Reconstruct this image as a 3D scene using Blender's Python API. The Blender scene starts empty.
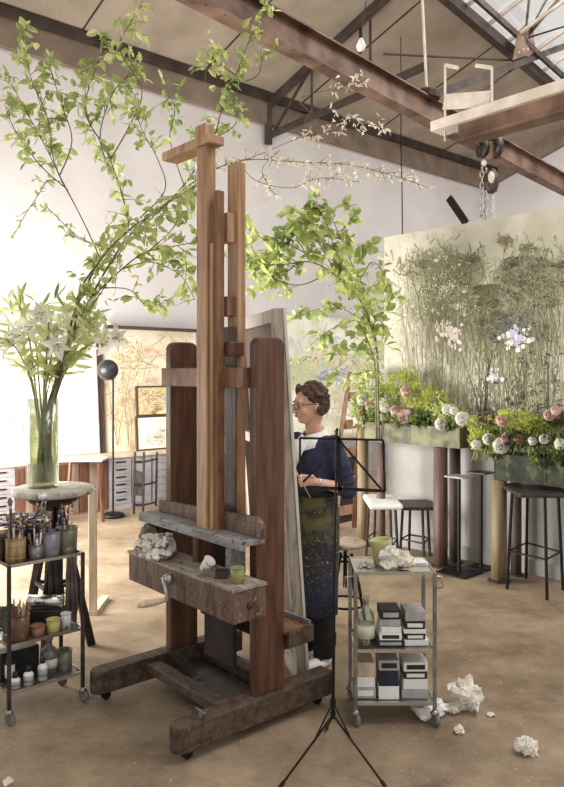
import bpy, bmesh, math, random
from mathutils import Vector, Matrix, noise
random.seed(11)
S = bpy.context.scene
COL = S.collection
F = 720.0; CX = 282.0; HY = 372.0; EYE = 1.72
PI = math.pi
def P(px, py, Y): return Vector(((px-CX)/F*Y, Y, EYE-(py-HY)/F*Y))
def G(px, py): return P(px, py, F*EYE/(py-HY))
U = Vector((.755, .656, 0)); U.normalize(); V = Vector((-U.y, U.x, 0)); ROT = math.atan2(U.y, U.x)
def BW(x, y, z=0): return U*x + V*y + Vector((0, 0, z))
R = random.uniform

# ------------------------------------------------------------------ materials
def srgb(c):
    return tuple(((v/255)/12.92 if v/255 <= .04045 else ((v/255+.055)/1.055)**2.4) for v in c)+(1,)
MATS = {}
def mat(name, c1, c2=None, scale=6, stretch=(1,1,1), rough=.6, metal=0, bump=0, detail=5, lo=.35, hi=.65,
        c3=None, s3=30, lo3=.62, hi3=.7, trans=0, transmission=0, ior=1.45, bscale=None, spec=.5, alpha=None):
    if name in MATS: return MATS[name]
    if not trans and not transmission:
        def ds(c):
            if c is None: return None
            g_ = .3*c[0]+.59*c[1]+.11*c[2]; k_ = .88 if 'paint_' in name or 'skin' in name else .76
            return tuple(g_+(x-g_)*k_ for x in c)
        c1, c2, c3 = ds(c1), ds(c2), ds(c3)
    m = bpy.data.materials.new(name); m.use_nodes = True
    nt = m.node_tree; N = nt.nodes; L = nt.links
    b = N['Principled BSDF']; out = N['Material Output']
    b.inputs['Roughness'].default_value = rough; b.inputs['Metallic'].default_value = metal
    b.inputs['Specular IOR Level'].default_value = spec
    b.inputs['Transmission Weight'].default_value = transmission; b.inputs['IOR'].default_value = ior
    b.inputs['Base Color'].default_value = srgb(c1)
    tc = N.new('ShaderNodeTexCoord'); mp = N.new('ShaderNodeMapping'); L.new(tc.outputs['Object'], mp.inputs['Vector'])
    mp.inputs['Scale'].default_value = stretch
    col = None
    if c2:
        n = N.new('ShaderNodeTexNoise'); n.inputs['Scale'].default_value = scale; n.inputs['Detail'].default_value = detail
        L.new(mp.outputs[0], n.inputs['Vector'])
        r = N.new('ShaderNodeValToRGB'); L.new(n.outputs['Fac'], r.inputs[0])
        r.color_ramp.elements[0].position = lo; r.color_ramp.elements[1].position = hi
        r.color_ramp.elements[0].color = srgb(c1); r.color_ramp.elements[1].color = srgb(c2)
        col = r.outputs[0]
        if c3:
            n3 = N.new('ShaderNodeTexNoise'); n3.inputs['Scale'].default_value = s3; n3.inputs['Detail'].default_value = 3
            L.new(tc.outputs['Object'], n3.inputs['Vector'])
            r3 = N.new('ShaderNodeValToRGB'); L.new(n3.outputs['Fac'], r3.inputs[0])
            r3.color_ramp.elements[0].position = lo3; r3.color_ramp.elements[1].position = hi3
            mx = N.new('ShaderNodeMix'); mx.data_type = 'RGBA'
            L.new(r3.outputs[0], mx.inputs[0]); L.new(col, mx.inputs[6]); mx.inputs[7].default_value = srgb(c3)
            col = mx.outputs[2]
        L.new(col, b.inputs['Base Color'])
    if bump:
        nb = N.new('ShaderNodeTexNoise'); nb.inputs['Scale'].default_value = bscale or scale*3; nb.inputs['Detail'].default_value = 5
        L.new(mp.outputs[0], nb.inputs['Vector'])
        bp = N.new('ShaderNodeBump'); bp.inputs['Strength'].default_value = bump; bp.inputs['Distance'].default_value = .02
        L.new(nb.outputs['Fac'], bp.inputs['Height']); L.new(bp.outputs[0], b.inputs['Normal'])
    if trans:
        t = N.new('ShaderNodeBsdfTranslucent'); mxs = N.new('ShaderNodeMixShader'); mxs.inputs[0].default_value = trans
        if col: L.new(col, t.inputs['Color'])
        else: t.inputs['Color'].default_value = srgb(c1)
        L.new(b.outputs[0], mxs.inputs[1]); L.new(t.outputs[0], mxs.inputs[2]); L.new(mxs.outputs[0], out.inputs['Surface'])
    m.diffuse_color = srgb(c1)
    MATS[name] = m
    return m
def emit(name, c, s):
    m = bpy.data.materials.new(name); m.use_nodes = True
    b = m.node_tree.nodes['Principled BSDF']; b.inputs['Emission Color'].default_value = srgb(c); b.inputs['Emission Strength'].default_value = s
    b.inputs['Base Color'].default_value = srgb(c)
    return m

WOODG = mat('easel_wood_golden', (158,108,68), (200,152,106), 5, (6,6,.6), .5, bump=.15)
WOODR = mat('easel_wood_red_brown', (80,44,28), (114,70,46), 5, (6,6,.7), .42, bump=.15, c3=(128,104,86), s3=90, lo3=.68, hi3=.76)
WOODD = mat('easel_wood_dark', (62,44,34), (98,76,60), 5, (4,4,4), .6, bump=.2, c3=(132,118,104), s3=80, lo3=.62, hi3=.74)
WOODB = mat('easel_box_wood', (84,56,42), (122,94,76), 7, (5,5,.8), .6, bump=.25, c3=(158,144,130), s3=70, lo3=.6, hi3=.74)
LEDGE = mat('ledge_wood_grey', (112,108,108), (150,148,146), 6, (4,1,4), .6, bump=.2, c3=(70,60,58), s3=40, lo3=.6, hi3=.68)
GREYWOOD = mat('weathered_wood', (150,135,120), (186,172,155), 5, (8,8,1), .7, bump=.1)
PALEW = mat('pale_wood', (186,160,124), (214,192,158), 5, (8,8,1), .6, bump=.1)
BROWNC = mat('canvas_back', (84,66,58), (110,90,80), 4, rough=.9)
BLACK = mat('black_metal', (22,20,20), (34,31,30), 20, rough=.45, metal=.4)
DARKM = mat('dark_steel', (52,44,40), (84,72,64), 14, rough=.5, metal=.5)
STEEL = mat('trolley_steel', (120,116,112), (168,164,160), 12, rough=.35, metal=.8)
CHROME = mat('chrome', (205,203,200), (230,228,225), 10, rough=.2, metal=.95)
IRON = mat('cast_iron', (150,146,142), (190,186,180), 16, rough=.4, metal=.7)
RUST = mat('rusty_steel', (90,60,46), (142,106,84), 3, rough=.6, metal=.25, bump=.15)
BEAMD = mat('roof_steel_dark', (50,38,32), (76,60,50), 4, rough=.7, metal=.1)
CREAMM = mat('cream_painted_steel', (188,172,154), (214,200,184), 5, rough=.5)
def thin(name, col, refl=.12):
    m = bpy.data.materials.new(name); m.use_nodes = True; nt = m.node_tree; N = nt.nodes; L = nt.links
    N.remove(N['Principled BSDF']); t = N.new('ShaderNodeBsdfTransparent'); t.inputs['Color'].default_value = srgb(col)
    g = N.new('ShaderNodeBsdfGlossy'); g.inputs['Roughness'].default_value = .03; lw = N.new('ShaderNodeLayerWeight'); lw.inputs['Blend'].default_value = .35
    ml = N.new('ShaderNodeMath'); ml.operation = 'MULTIPLY_ADD'; ml.inputs[1].default_value = .55; ml.inputs[2].default_value = refl*.3; L.new(lw.outputs['Facing'], ml.inputs[0])
    mx = N.new('ShaderNodeMixShader'); L.new(ml.outputs[0], mx.inputs[0]); L.new(t.outputs[0], mx.inputs[1]); L.new(g.outputs[0], mx.inputs[2]); L.new(mx.outputs[0], N['Material Output'].inputs['Surface'])
    MATS[name] = m; return m
GLASS = thin('clear_glass', (244,248,246))
WATER = thin('vase_water', (236,238,204), .06)
LEAF = mat('leaf_green', (146,168,98), (220,226,154), 5, rough=.5, trans=.45, detail=3)
LEAFP = mat('leaf_pale', (150,170,96), (222,226,164), 6, rough=.5, trans=.45, detail=3)
LEAFW = mat('leaf_lily', (180,192,128), (234,236,186), 6, rough=.5, trans=.5, detail=3)
LEAFD = mat('leaf_deep', (52,74,32), (126,146,62), 9, rough=.5, trans=.3, detail=3)
LEAFL = mat('leaf_lime', (160,174,70), (218,220,120), 9, rough=.5, trans=.4, detail=3)
BLOSS = mat('dry_blossom', (224,210,184), (246,240,226), 14, rough=.7, trans=.3)
BARK = mat('branch_bark', (92,84,60), (132,122,88), 14, rough=.8)
STEMG = mat('green_stem', (112,122,66), (160,166,100), 10, rough=.5)
WHITEP = mat('white_petal', (250,248,240), (254,253,250), 8, rough=.5, trans=.5)
PINKP = mat('pink_petal', (236,208,208), (248,232,228), 8, rough=.5, trans=.4)
ROSEP = mat('rose_petal_deep', (206,150,170), (226,184,196), 8, rough=.5, trans=.3)
PAPER = mat('crumpled_paper', (228,222,208), (248,244,234), 9, rough=.8, trans=.15, c3=(120,108,88), s3=14, lo3=.62, hi3=.72)
RAG = mat('paint_rag', (214,208,196), (240,236,226), 9, rough=.9, c3=(120,112,100), s3=24, lo3=.54, hi3=.62)
WHITE = mat('white_card', (226,224,220), (240,238,234), 8, rough=.6)
SILVERC = mat('grey_card', (150,148,148), (182,180,180), 12, rough=.5)
BLACKC = mat('black_card', (28,27,28), (48,46,46), 12, rough=.5)

# ------------------------------------------------------------------ mesh accumulator
class MB:
    def __init__(s): s.v = []; s.f = []; s.m = None
    def add(s, vs, fs):
        o = len(s.v); s.v += [Vector(x) for x in vs]; s.f += [tuple(i+o for i in f) for f in fs]; return s
    def hexa(s, p):     # 8 points: bottom 4, top 4
        return s.add(p, [(3,2,1,0),(4,5,6,7),(0,1,5,4),(1,2,6,5),(2,3,7,6),(3,0,4,7)])
    def box(s, x0, x1, y0, y1, z0, z1):
        return s.hexa([(x0,y0,z0),(x1,y0,z0),(x1,y1,z0),(x0,y1,z0),(x0,y0,z1),(x1,y0,z1),(x1,y1,z1),(x0,y1,z1)])
    def beam(s, a, b, w, h, up=(0,0,1)):
        a, b = Vector(a), Vector(b); d = (b-a).normalized(); u = Vector(up)
        sd = d.cross(u)
        if sd.length < 1e-4: sd = d.cross(Vector((1,0,0)))
        sd.normalize(); u = sd.cross(d).normalized()
        q = [a-sd*w/2-u*h/2, a+sd*w/2-u*h/2, b+sd*w/2-u*h/2, b-sd*w/2-u*h/2]
        return s.hexa(q+[x+u*h for x in q])
    def tube(s, pts, r, n=8, cap=True):
        pts = [Vector(p) for p in pts]
        rs = r if isinstance(r, (list, tuple)) else [r]*len(pts)
        o = len(s.v); prev = None
        for i, p in enumerate(pts):
            t = (pts[min(i+1, len(pts)-1)]-pts[max(i-1, 0)])
            t = t.normalized() if t.length > 1e-9 else Vector((0,0,1))
            if prev is None:
                a = Vector((1,0,0)) if abs(t.x) < .8 else Vector((0,1,0))
                n1 = t.cross(a).normalized()
            else:
                n1 = prev - t*prev.dot(t)
                n1 = n1.normalized() if n1.length > 1e-6 else t.orthogonal().normalized()
            prev = n1; n2 = t.cross(n1)
            for k in range(n):
                an = 2*PI*k/n; s.v.append(p+(n1*math.cos(an)+n2*math.sin(an))*rs[i])
        for i in range(len(pts)-1):
            for k in range(n):
                k2 = (k+1) % n
                s.f.append((o+i*n+k, o+i*n+k2, o+(i+1)*n+k2, o+(i+1)*n+k))
        if cap:
            s.f.append(tuple(o+k for k in reversed(range(n)))); s.f.append(tuple(o+(len(pts)-1)*n+k for k in range(n)))
        return s
    def lathe(s, prof, c=(0,0,0), n=20, axis=None):
        c = Vector(c); q = Vector((0,0,1)).rotation_difference(Vector(axis).normalized()) if axis is not None else None
        o = len(s.v)
        for r, z in prof:
            for k in range(n):
                v = Vector((r*math.cos(2*PI*k/n), r*math.sin(2*PI*k/n), z))
                if q: v = q @ v
                s.v.append(c+v)
        for i in range(len(prof)-1):
            for k in range(n):
                k2 = (k+1) % n
                s.f.append((o+i*n+k, o+i*n+k2, o+(i+1)*n+k2, o+(i+1)*n+k))
        if prof[0][0] > 1e-5: s.f.append(tuple(o+k for k in reversed(range(n))))
        if prof[-1][0] > 1e-5: s.f.append(tuple(o+(len(prof)-1)*n+k for k in range(n)))
        return s
    def ell(s, c, rx, ry, rz, n=16, m=10, rot=None, fn=None):
        c = Vector(c); o = len(s.v)
        for i in range(m+1):
            th = PI*i/m
            for k in range(n):
                ph = 2*PI*k/n
                v = Vector((rx*math.sin(th)*math.cos(ph), ry*math.sin(th)*math.sin(ph), rz*math.cos(th)))
                if fn: v = fn(v)
                if rot: v = rot @ v
                s.v.append(c+v)
        for i in range(m):
            for k in range(n):
                k2 = (k+1) % n
                s.f.append((o+i*n+k, o+(i+1)*n+k, o+(i+1)*n+k2, o+i*n+k2))
        return s
    def loft(s, rings, n=20, cap=True):   # rings: (cx,cy,z,rx,ry)
        o = len(s.v)
        for cx, cy, z, rx, ry in rings:
            for k in range(n):
                a = 2*PI*k/n; s.v.append(Vector((cx+rx*math.cos(a), cy+ry*math.sin(a), z)))
        for i in range(len(rings)-1):
            for k in range(n):
                k2 = (k+1) % n
                s.f.append((o+i*n+k, o+i*n+k2, o+(i+1)*n+k2, o+(i+1)*n+k))
        if cap:
            s.f.append(tuple(o+k for k in reversed(range(n)))); s.f.append(tuple(o+(len(rings)-1)*n+k for k in range(n)))
        return s
    def leaf(s, p, d, nrm, L, W, cup=.12):
        p = Vector(p); d = Vector(d).normalized(); nrm = Vector(nrm)
        sd = d.cross(nrm)
        if sd.length < 1e-3: sd = d.orthogonal()
        sd.normalize(); n = sd.cross(d)
        u = n*(-cup*W*2)
        vs = [p, p+d*L*.3+sd*W*.46+n*cup*W, p+d*L*.68+sd*W*.4+n*cup*W*.6, p+d*L+u*.6, p+d*L*.68-sd*W*.4+n*cup*W*.6, p+d*L*.3-sd*W*.46+n*cup*W, p+d*L*.5-n*cup*W*.4]
        return s.add(vs, [(6,0,1),(6,1,2),(6,2,3),(6,3,4),(6,4,5),(6,5,0)])
    def build(s, name, m, parent=None, smooth=False, bevel=0, seg=2, hide=False):
        me = bpy.data.meshes.new(name); me.from_pydata(s.v, [], s.f); me.update()
        bm = bmesh.new(); bm.from_mesh(me); bmesh.ops.recalc_face_normals(bm, faces=bm.faces) if not hide else None; bm.to_mesh(me); bm.free()
        if smooth:
            for p in me.polygons: p.use_smooth = True
        o = bpy.data.objects.new(name, me); COL.objects.link(o)
        me.materials.append(m)
        if bevel:
            b = o.modifiers.new('bevel', 'BEVEL'); b.width = bevel; b.segments = seg; b.limit_method = 'ANGLE'; b.angle_limit = math.radians(50)
        if parent: o.parent = parent
        return o
def rel(mb, org, rotz=0):
    m = Matrix.Rotation(-rotz, 3, 'Z')
    mb.v = [m @ (v-Vector(org)) for v in mb.v]
    return mb
def tag(o, label=None, cat=None, group=None, kind=None):
    if label: o['label'] = label
    if cat: o['category'] = cat
    if group: o['group'] = group
    if kind: o['kind'] = kind
    return o
def empty(name, loc, label, cat, group=None, rotz=0):
    o = bpy.data.objects.new(name, None); COL.objects.link(o); o.location = loc; o.rotation_euler.z = rotz; o.empty_display_size = .1
    return tag(o, label, cat, group)
def kids(o): return [x for x in bpy.data.objects if x.parent == o]
def copy_tree(o, parent=None):
    c = o.copy(); COL.objects.link(c); c.parent = parent
    for ch in kids(o): copy_tree(ch, c)
    return c
def solo(name, mb, m, label, cat, group=None, loc=None, smooth=False, bevel=0, kind=None):   # one-mesh thing with its origin at loc
    if loc is not None: rel(mb, loc)
    o = mb.build(name, m, None, smooth, bevel)
    if loc is not None: o.location = loc
    return tag(o, label, cat, group, kind)
def rv(): 
    v = Vector((R(-1,1), R(-1,1), R(-1,1)))
    return v.normalized() if v.length > .01 else Vector((0,0,1))
def smoothline(pts, k=4):
    out = []; n = len(pts)
    for i in range(n-1):
        p0 = pts[max(i-1,0)]; p1 = pts[i]; p2 = pts[i+1]; p3 = pts[min(i+2,n-1)]
        for j in range(k):
            t = j/k
            out.append(.5*((2*p1)+(p2-p0)*t+(2*p0-5*p1+4*p2-p3)*t*t+(3*p1-p0-3*p2+p3)*t**3))
    out.append(pts[-1]); return out

# ------------------------------------------------------------------ camera
cam = bpy.data.objects.new('camera', bpy.data.cameras.new('camera')); COL.objects.link(cam); S.camera = cam
cam.location = (0, 0, EYE); cam.rotation_euler = (PI/2, 0, 0)
cam.data.sensor_fit = 'VERTICAL'; cam.data.sensor_height = 36; cam.data.lens = F/787*36; cam.data.shift_y = -21.5/787
cam.data.clip_end = 200

# ------------------------------------------------------------------ the room
DA = 8.75; EAVE = 6.04; SL = .30; XB = 13.67; XL = -1.6
def roofz(y): return EAVE+SL*(DA-y)
FLOOR = mat('concrete_floor', (104,80,56), (180,154,120), 2.2, rough=.6, bump=.1, bscale=30, detail=12, lo=.3, hi=.72, c3=(196,180,156), s3=44, lo3=.66, hi3=.74)
for n_ in FLOOR.node_tree.nodes:
    if n_.type == 'TEX_NOISE' and n_.inputs['Detail'].default_value > 10: n_.inputs['Roughness'].default_value = .72
WALLM = mat('plaster_wall', (205,199,200), (216,211,210), 1.2, rough=.9)
mb = MB(); c = [BW(XL-.2,-8), BW(XB+.2,-8), BW(XB+.2,DA+.2), BW(XL-.2,DA+.2)]
mb.hexa([p-Vector((0,0,.1)) for p in c]+c); tag(mb.build('floor', FLOOR), kind='structure')
mb = MB(); c = [BW(XL-.2,DA), BW(XB+.2,DA), BW(XB+.2,DA+.2), BW(XL-.2,DA+.2)]
mb.hexa([p+Vector((0,0,.0)) for p in c]+[p+Vector((0,0,EAVE)) for p in c]); tag(mb.build('wall_left', WALLM), kind='structure')
mb = MB(); Y0 = -2.
mb.hexa([BW(XB,Y0), BW(XB+.2,Y0), BW(XB+.2,DA), BW(XB,DA), BW(XB,Y0,roofz(Y0)), BW(XB+.2,Y0,roofz(Y0)), BW(XB+.2,DA,EAVE), BW(XB,DA,EAVE)])
tag(mb.build('wall_right', WALLM), kind='structure')
# unseen wall and low window, added to brighten the back left: piers, sill, lintel
mb = MB(); xw = 1.2
for y0, y1, z0, z1 in ((4.9,5.3,0,6.9),(8.55,DA,0,EAVE),(5.3,8.55,0,.35),(5.3,8.55,2.5,EAVE)):
    mb.hexa([BW(xw-.2,y0,z0),BW(xw,y0,z0),BW(xw,y1,z0),BW(xw-.2,y1,z0),BW(xw-.2,y0,z1),BW(xw,y0,z1),BW(xw,y1,z1),BW(xw-.2,y1,z1)])
tag(mb.build('wall_unseen', WALLM), kind='structure')
mb = MB()
for k in range(5):
    y = 5.3+k*.81; mb.beam(BW(xw-.1,y,.35), BW(xw-.1,y,2.5), .05, .05)
for z in (.38,1.4,2.47): mb.beam(BW(xw-.1,5.3,z), BW(xw-.1,8.55,z), .05, .05)
tag(mb.build('window_unseen', BEAMD), kind='structure')
# ceiling: corrugated sheets, open at the skylight strip
CEIL = mat('ceiling_sheet', (148,132,112), (166,150,128), 2, rough=.85)
nt = CEIL.node_tree; N = nt.nodes; L = nt.links
tc = N.new('ShaderNodeTexCoord'); mp = N.new('ShaderNodeMapping'); mp.inputs['Rotation'].default_value = (0,0,-ROT)
wv = N.new('ShaderNodeTexWave'); wv.inputs['Scale'].default_value = 9; wv.bands_direction = 'X'
L.new(tc.outputs['Object'], mp.inputs[0]); L.new(mp.outputs[0], wv.inputs[0])
bp = N.new('ShaderNodeBump'); bp.inputs['Strength'].default_value = .12; bp.inputs['Distance'].default_value = .02
L.new(wv.outputs['Fac'], bp.inputs['Height']); L.new(bp.outputs[0], N['Principled BSDF'].inputs['Normal'])
def roofpt(px, py):
    # pixel -> point on the roof plane
    a = (px-CX)/F; k = (HY-py)/F; vd = V.x*a+V.y
    Y = (EAVE+SL*DA-EYE)/(k+SL*vd); return Vector((a*Y, Y, EYE+k*Y))
def tob(p): return (p.dot(U), p.dot(V))
sa = tob(roofpt(455,0)); sb = tob(roofpt(553,84))
def sky_y(x): return sa[1]+(sb[1]-sa[1])*(x-sa[0])/(sb[0]-sa[0])
xe = 12.6
def roofslab(name, poly, th=.08, m=CEIL, off=0):
    lo_ = [BW(x,y,roofz(y)+off) for x, y in poly]; n = len(poly)
    mb = MB(); mb.add(lo_+[p+Vector((0,0,th)) for p in lo_], [tuple(range(n)), tuple(range(2*n-1,n-1,-1))]+[(i,(i+1)%n,n+(i+1)%n,n+i) for i in range(n)])
    return mb.build(name, m)
x0s = 7.2
SKY0 = sky_y(x0s); SKY1 = sky_y(xe)
ce = roofslab('ceiling', [(XL-.2,DA),(XB+.2,DA),(XB+.2,1.2),(xe,1.2),(xe,SKY1),(x0s,SKY0),(x0s,1.2),(XL-.2,1.2)])
tag(ce, kind='structure')
seams = MB()
for x in [XL+i*1.9 for i in range(8)]:
    yl = 1.3 if (x < x0s or x > xe) else sky_y(x)+.05
    seams.beam(BW(x,DA-.1,roofz(DA-.1)-.006), BW(x,yl,roofz(yl)-.006), .02, .012)
tag(seams.build('trim_1', BEAMD), kind='structure')
# eave: dark steel channel with a pale plaster coving beneath
mb = MB(); mb.beam(BW(XL,DA-.09,EAVE-.03), BW(XB,DA-.09,EAVE-.03), .16, .12)
tag(mb.build('trim_2', BEAMD), kind='structure')
COVE = mat('eave_boarding', (118,98,82), (140,120,102), 3, rough=.8)
mb = MB(); mb.beam(BW(XL,DA-.05,EAVE-.26), BW(XB,DA-.05,EAVE-.26), .08, .34)
tag(mb.build('trim_3', COVE), kind='structure')
mb = MB(); y1 = 3.5
mb.hexa([BW(XB-.12,y1,roofz(y1)-.3),BW(XB,y1,roofz(y1)-.3),BW(XB,DA,EAVE-.3),BW(XB-.12,DA,EAVE-.3),BW(XB-.12,y1,roofz(y1)),BW(XB,y1,roofz(y1)),BW(XB,DA,EAVE),BW(XB-.12,DA,EAVE)])
tag(mb.build('trim_4', COVE), kind='structure')
# skylight: frame, glazing bars and milky panes
mb = MB(); mb.beam(BW(x0s,SKY0,roofz(SKY0)-.06), BW(xe,SKY1,roofz(SKY1)-.06), .12, .16); mb.beam(BW(x0s,SKY0-.22,roofz(SKY0-.22)-.03), BW(xe,SKY1-.22,roofz(SKY1-.22)-.03), .05, .09)
skf = mb.build('window_2', BEAMD); tag(skf, kind='structure')
mb = MB()
for i in range(9):
    x = x0s+.1+i*.66; ys = sky_y(x)
    mb.beam(BW(x,ys,roofz(ys)), BW(x,1.2,roofz(1.2)), .035, .05)
mb.build('glazing_bar', CREAMM, skf)
SKG = thin('skylight_glass', (250,250,250), .1)
mb = MB(); pl = [(x0s,SKY0),(xe,SKY1),(xe,1.2),(x0s,1.2)]
mb.add([BW(x,y,roofz(y)+.05) for x,y in pl], [(0,1,2,3)]); mb.build('pane', SKG, skf)

# ------------------------------------------------------------------ roof steel
def ibeam(mb, a, b, w, h, t=.018, m=None):
    a, b = Vector(a), Vector(b); d = (b-a).normalized(); sd = d.cross(Vector((0,0,1))).normalized(); u = sd.cross(d)
    mb.beam(a+u*(h/2-t/2), b+u*(h/2-t/2), w, t); mb.beam(a-u*(h/2-t/2), b-u*(h/2-t/2), w, t); mb.beam(a, b, t*.8, h-2*t)
# runway beam, riveted, horizontal, ends in the gable wall
def wallB(px):
    a = (px-CX)/F; Y = XB/(U.x*a+U.y); return Vector((a*Y, Y, 0))
e = wallB(600); e.z = 1.72+168/F*e.y
Y2 = F*(e.z-EYE)/372; s0 = P(222, 0, Y2); dd = (e-s0); st = s0-dd*.35
t_ = empty('crane_beam', st, 'rusty steel I-beam running across under the roof to the far gable corner', 'beam')
mb = MB(); ibeam(mb, st, e, .17, .30); rel(mb, st).build('girder', RUST, t_)
mb = MB()
for i in range(60):
    p = st+dd*1.35*(i+.5)/60; n_ = dd.normalized().cross(Vector((0,0,1))).normalized()
    mb.ell(p-Vector((0,0,.155))+n_*.05, .012, .012, .008, 6, 4)
rel(mb, st).build('rivets', RUST, t_)
def on_beam(px):   # point of the runway beam at pixel column px
    a = (px-CX)/F; k = (a*st.y-st.x)/(dd.x-a*dd.y); return st+dd*k
# trusses: rafter under the roof, horizontal tie, posts and webs
def truss(xb, ztie, label, ylow, rise=0):
    org = BW(xb, DA, 0); t = empty('roof_truss', org, label, 'roof truss', None)
    def B(y, z): return BW(xb, y, z)
    mb = MB(); mb.beam(B(DA-.1, roofz(DA)-.1), B(ylow, roofz(ylow)-.1), .08, .12); rel(mb, org).build('rafter', BEAMD, t)
    mb = MB(); mb.beam(B(DA-.1, ztie), B(5.6, ztie+rise), .06, .09); rel(mb, org).build('tie', BEAMD, t)
    mb = MB(); mb.beam(B(DA-.06, roofz(DA)-.15), B(DA-.06, ztie-.12), .12, .12); rel(mb, org).build('bracket', BEAMD, t)
    ys = [DA-.15, DA-1.05, DA-2.2, DA-3.4, DA-4.6]
    for i in range(1, 3):
        mb = MB(); y = ys[i]; mb.beam(B(y, ztie+rise*(DA-y)/(DA-ylow)), B(y, roofz(y)-.12), .035, .035); rel(mb, org).build('post', BEAMD, t)
        mb = MB(); yp = ys[i-1]; mb.beam(B(yp, roofz(yp)-.14), B(y, ztie+rise*(DA-y)/(DA-ylow)), .035, .035) if i % 2 == 0 else mb.beam(B(yp, ztie), B(y, roofz(y)-.14), .035, .035)
        rel(mb, org).build('web', BEAMD, t)
    return t
def xb_at(px):
    a = (px-CX)/F; Y = DA/(V.x*a+V.y); return a*Y*U.x+Y*U.y, Y
x1_, Yt = xb_at(266)
truss(x1_, EYE+235/F*Yt, 'nearest dark steel roof truss, above the upright rails of the easel', 3.2, .12)
x2_, Yt2 = xb_at(400)
0 and truss(x2_, 5.44, 'middle dark steel roof truss, crossing behind the hanging cable', 3.2, .12)
# gusset with ties meeting the skylight curb
gp = roofpt(525, 45)-Vector((0,0,.25)); hub = on_beam(427)+Vector((0,0,.16))
t_ = empty('skylight_strut', hub, 'long steel strut from the rusty beam up to a riveted plate under the skylight', 'strut')
gd = (gp-hub); far = hub+gd*1.6
mb = MB(); mb.beam(hub, far, .07, .10); rel(mb, hub).build('strut', BEAMD, t_)
mb = MB(); side = gd.normalized(); mb.add([gp-side*.55+Vector((0,0,.02)), gp+side*.45+Vector((0,0,.02)), gp+side*.36+Vector((0,0,.34)), gp-side*.05+Vector((0,0,.5)), gp-side*.32+Vector((0,0,.42))], [(0,1,2,3,4)])
nrm = side.cross(Vector((0,0,1))).normalized()*.02
k = len(mb.v); mb.v += [v+nrm for v in mb.v]; mb.f += [(9,8,7,6,5)]+[(i,(i+1)%5,5+(i+1)%5,5+i) for i in range(5)]
mb.v = [v-Vector((.05,.14,0)) for v in mb.v]; gpl = rel(mb, hub).build('gusset_plate', RUST, t_)
mb = MB()
for a_, b_ in ((-.3,.1),(-.1,.12),(.1,.1),(.28,.1),(-.15,.3),(.1,.3),(0,.4)): mb.ell(gp+side*a_+Vector((0,0,b_))-Vector((.05,.16,0)), .022,.018,.022,6,4)
rel(mb, hub).build('rivet', CREAMM, gpl)
mb = MB(); mb.lathe([(.16,-.02),(.17,.05),(.12,.09)], hub, 12); rel(mb, hub).build('bracket', BEAMD, t_)
for nm, a_, b_ in (('tie rod', P(384,54,9.6), gp), ('post', P(421,-30,hub.y), hub), ('lower rod', P(474,97,hub.y+1.2), gp)):
    mb = MB(); mb.tube([a_, b_], .018, 6); rel(mb, hub).build('tie_rod', BEAMD if nm != 'post' else CREAMM, t_)
# upper rods seen against the skylight
for i, (q, r_) in enumerate((((530,-10),.03),((552,-10),.02),((575,-20),.04),((585,20),.02))):
    mb = MB(); mb.tube([gp+Vector((0,0,.35)), P(q[0], q[1], gp.y-.9-.1*i)], r_*.7, 6); rel(mb, hub).build('hanger_rod', DARKM, t_)
# cream crane girder lying across, above the runway beam
bx = on_beam(482); zt = bx.z+.16; yb = bx.y
a = P(437, 129, 7.35); h_ = a.z
dr = Vector((U.y, -U.x, 0)); b = a+dr*3.2
t_ = empty('crane_girder', a, 'cream painted crane girder jutting in from the right over the rusty beam', 'beam')
mb = MB(); mb.beam(a, b, .22, .10); rel(mb, a).build('flange', CREAMM, t_)
mb = MB(); mb.beam(a+dr*.3-Vector((0,0,.12)), b-Vector((0,0,.12)), .12, .16); mb.beam(a+dr*.3-Vector((0,0,.21)), b-Vector((0,0,.21)), .2, .03); rel(mb, a).build('web', RUST, t_)
fr = a+dr*.35
for dx in (-.12, .42):
    mb = MB(); p0 = a+dr*(.22+dx); mb.beam(p0-Vector((0,0,.15)), p0+Vector((0,0,.62 if dx < 0 else .42)), .022, .014, dr); rel(mb, a).build('hanger_bar', CREAMM, t_)
mb = MB(); mb.beam(a+dr*.09+Vector((0,0,.25)), a+dr*.62+Vector((0,0,.13)), .02, .15); rel(mb, a).build('plate', CREAMM, t_)
mb = MB(); mb.beam(a+dr*.10+Vector((0,0,.62)), a+dr*.26+Vector((0,0,.54)), .02, .035); mb.beam(a+dr*.46+Vector((0,0,.50)), a+dr*.64+Vector((0,0,.42)), .02, .035); rel(mb, a).build('top_lug', CREAMM, t_)
# chain hoist hanging from the runway beam
hp = on_beam(487)-Vector((0,0,.12)); hp = hp*1; hp.y -= .3; hy = hp.y
t_ = empty('chain_hoist', hp, 'chain hoist with pulley blocks and two chains hanging above the floral canvas', 'hoist')
def chain(a, b, r, name, m):
    mb = MB(); n = int((a-b).length/(r*2.6))
    for i in range(n):
        c = a.lerp(b, (i+.5)/n); ax = Vector((1,0,0)) if i % 2 else Vector((0,1,0))
        ring = [c+Vector((0,0,1))*math.cos(t)*r*1.7+ax*math.sin(t)*r for t in [2*PI*j/8 for j in range(9)]]
        mb.tube(ring, r*.32, 5, False)
    rel(mb, hp).build(name, m, t_, True)
mb = MB(); c1 = P(490,149,hy); mb.lathe([(.11,-.03),(.16,-.045),(.16,.045),(.11,.03)], c1+Vector((.06,0,.02)), 14, (1,.25,0)); mb.lathe([(.09,-.03),(.12,-.04),(.12,.04),(.09,.03)], c1-Vector((.1,0,.0)), 14, (1,.25,0)); rel(mb, hp).build('trolley_wheels', DARKM, t_, True)
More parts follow.
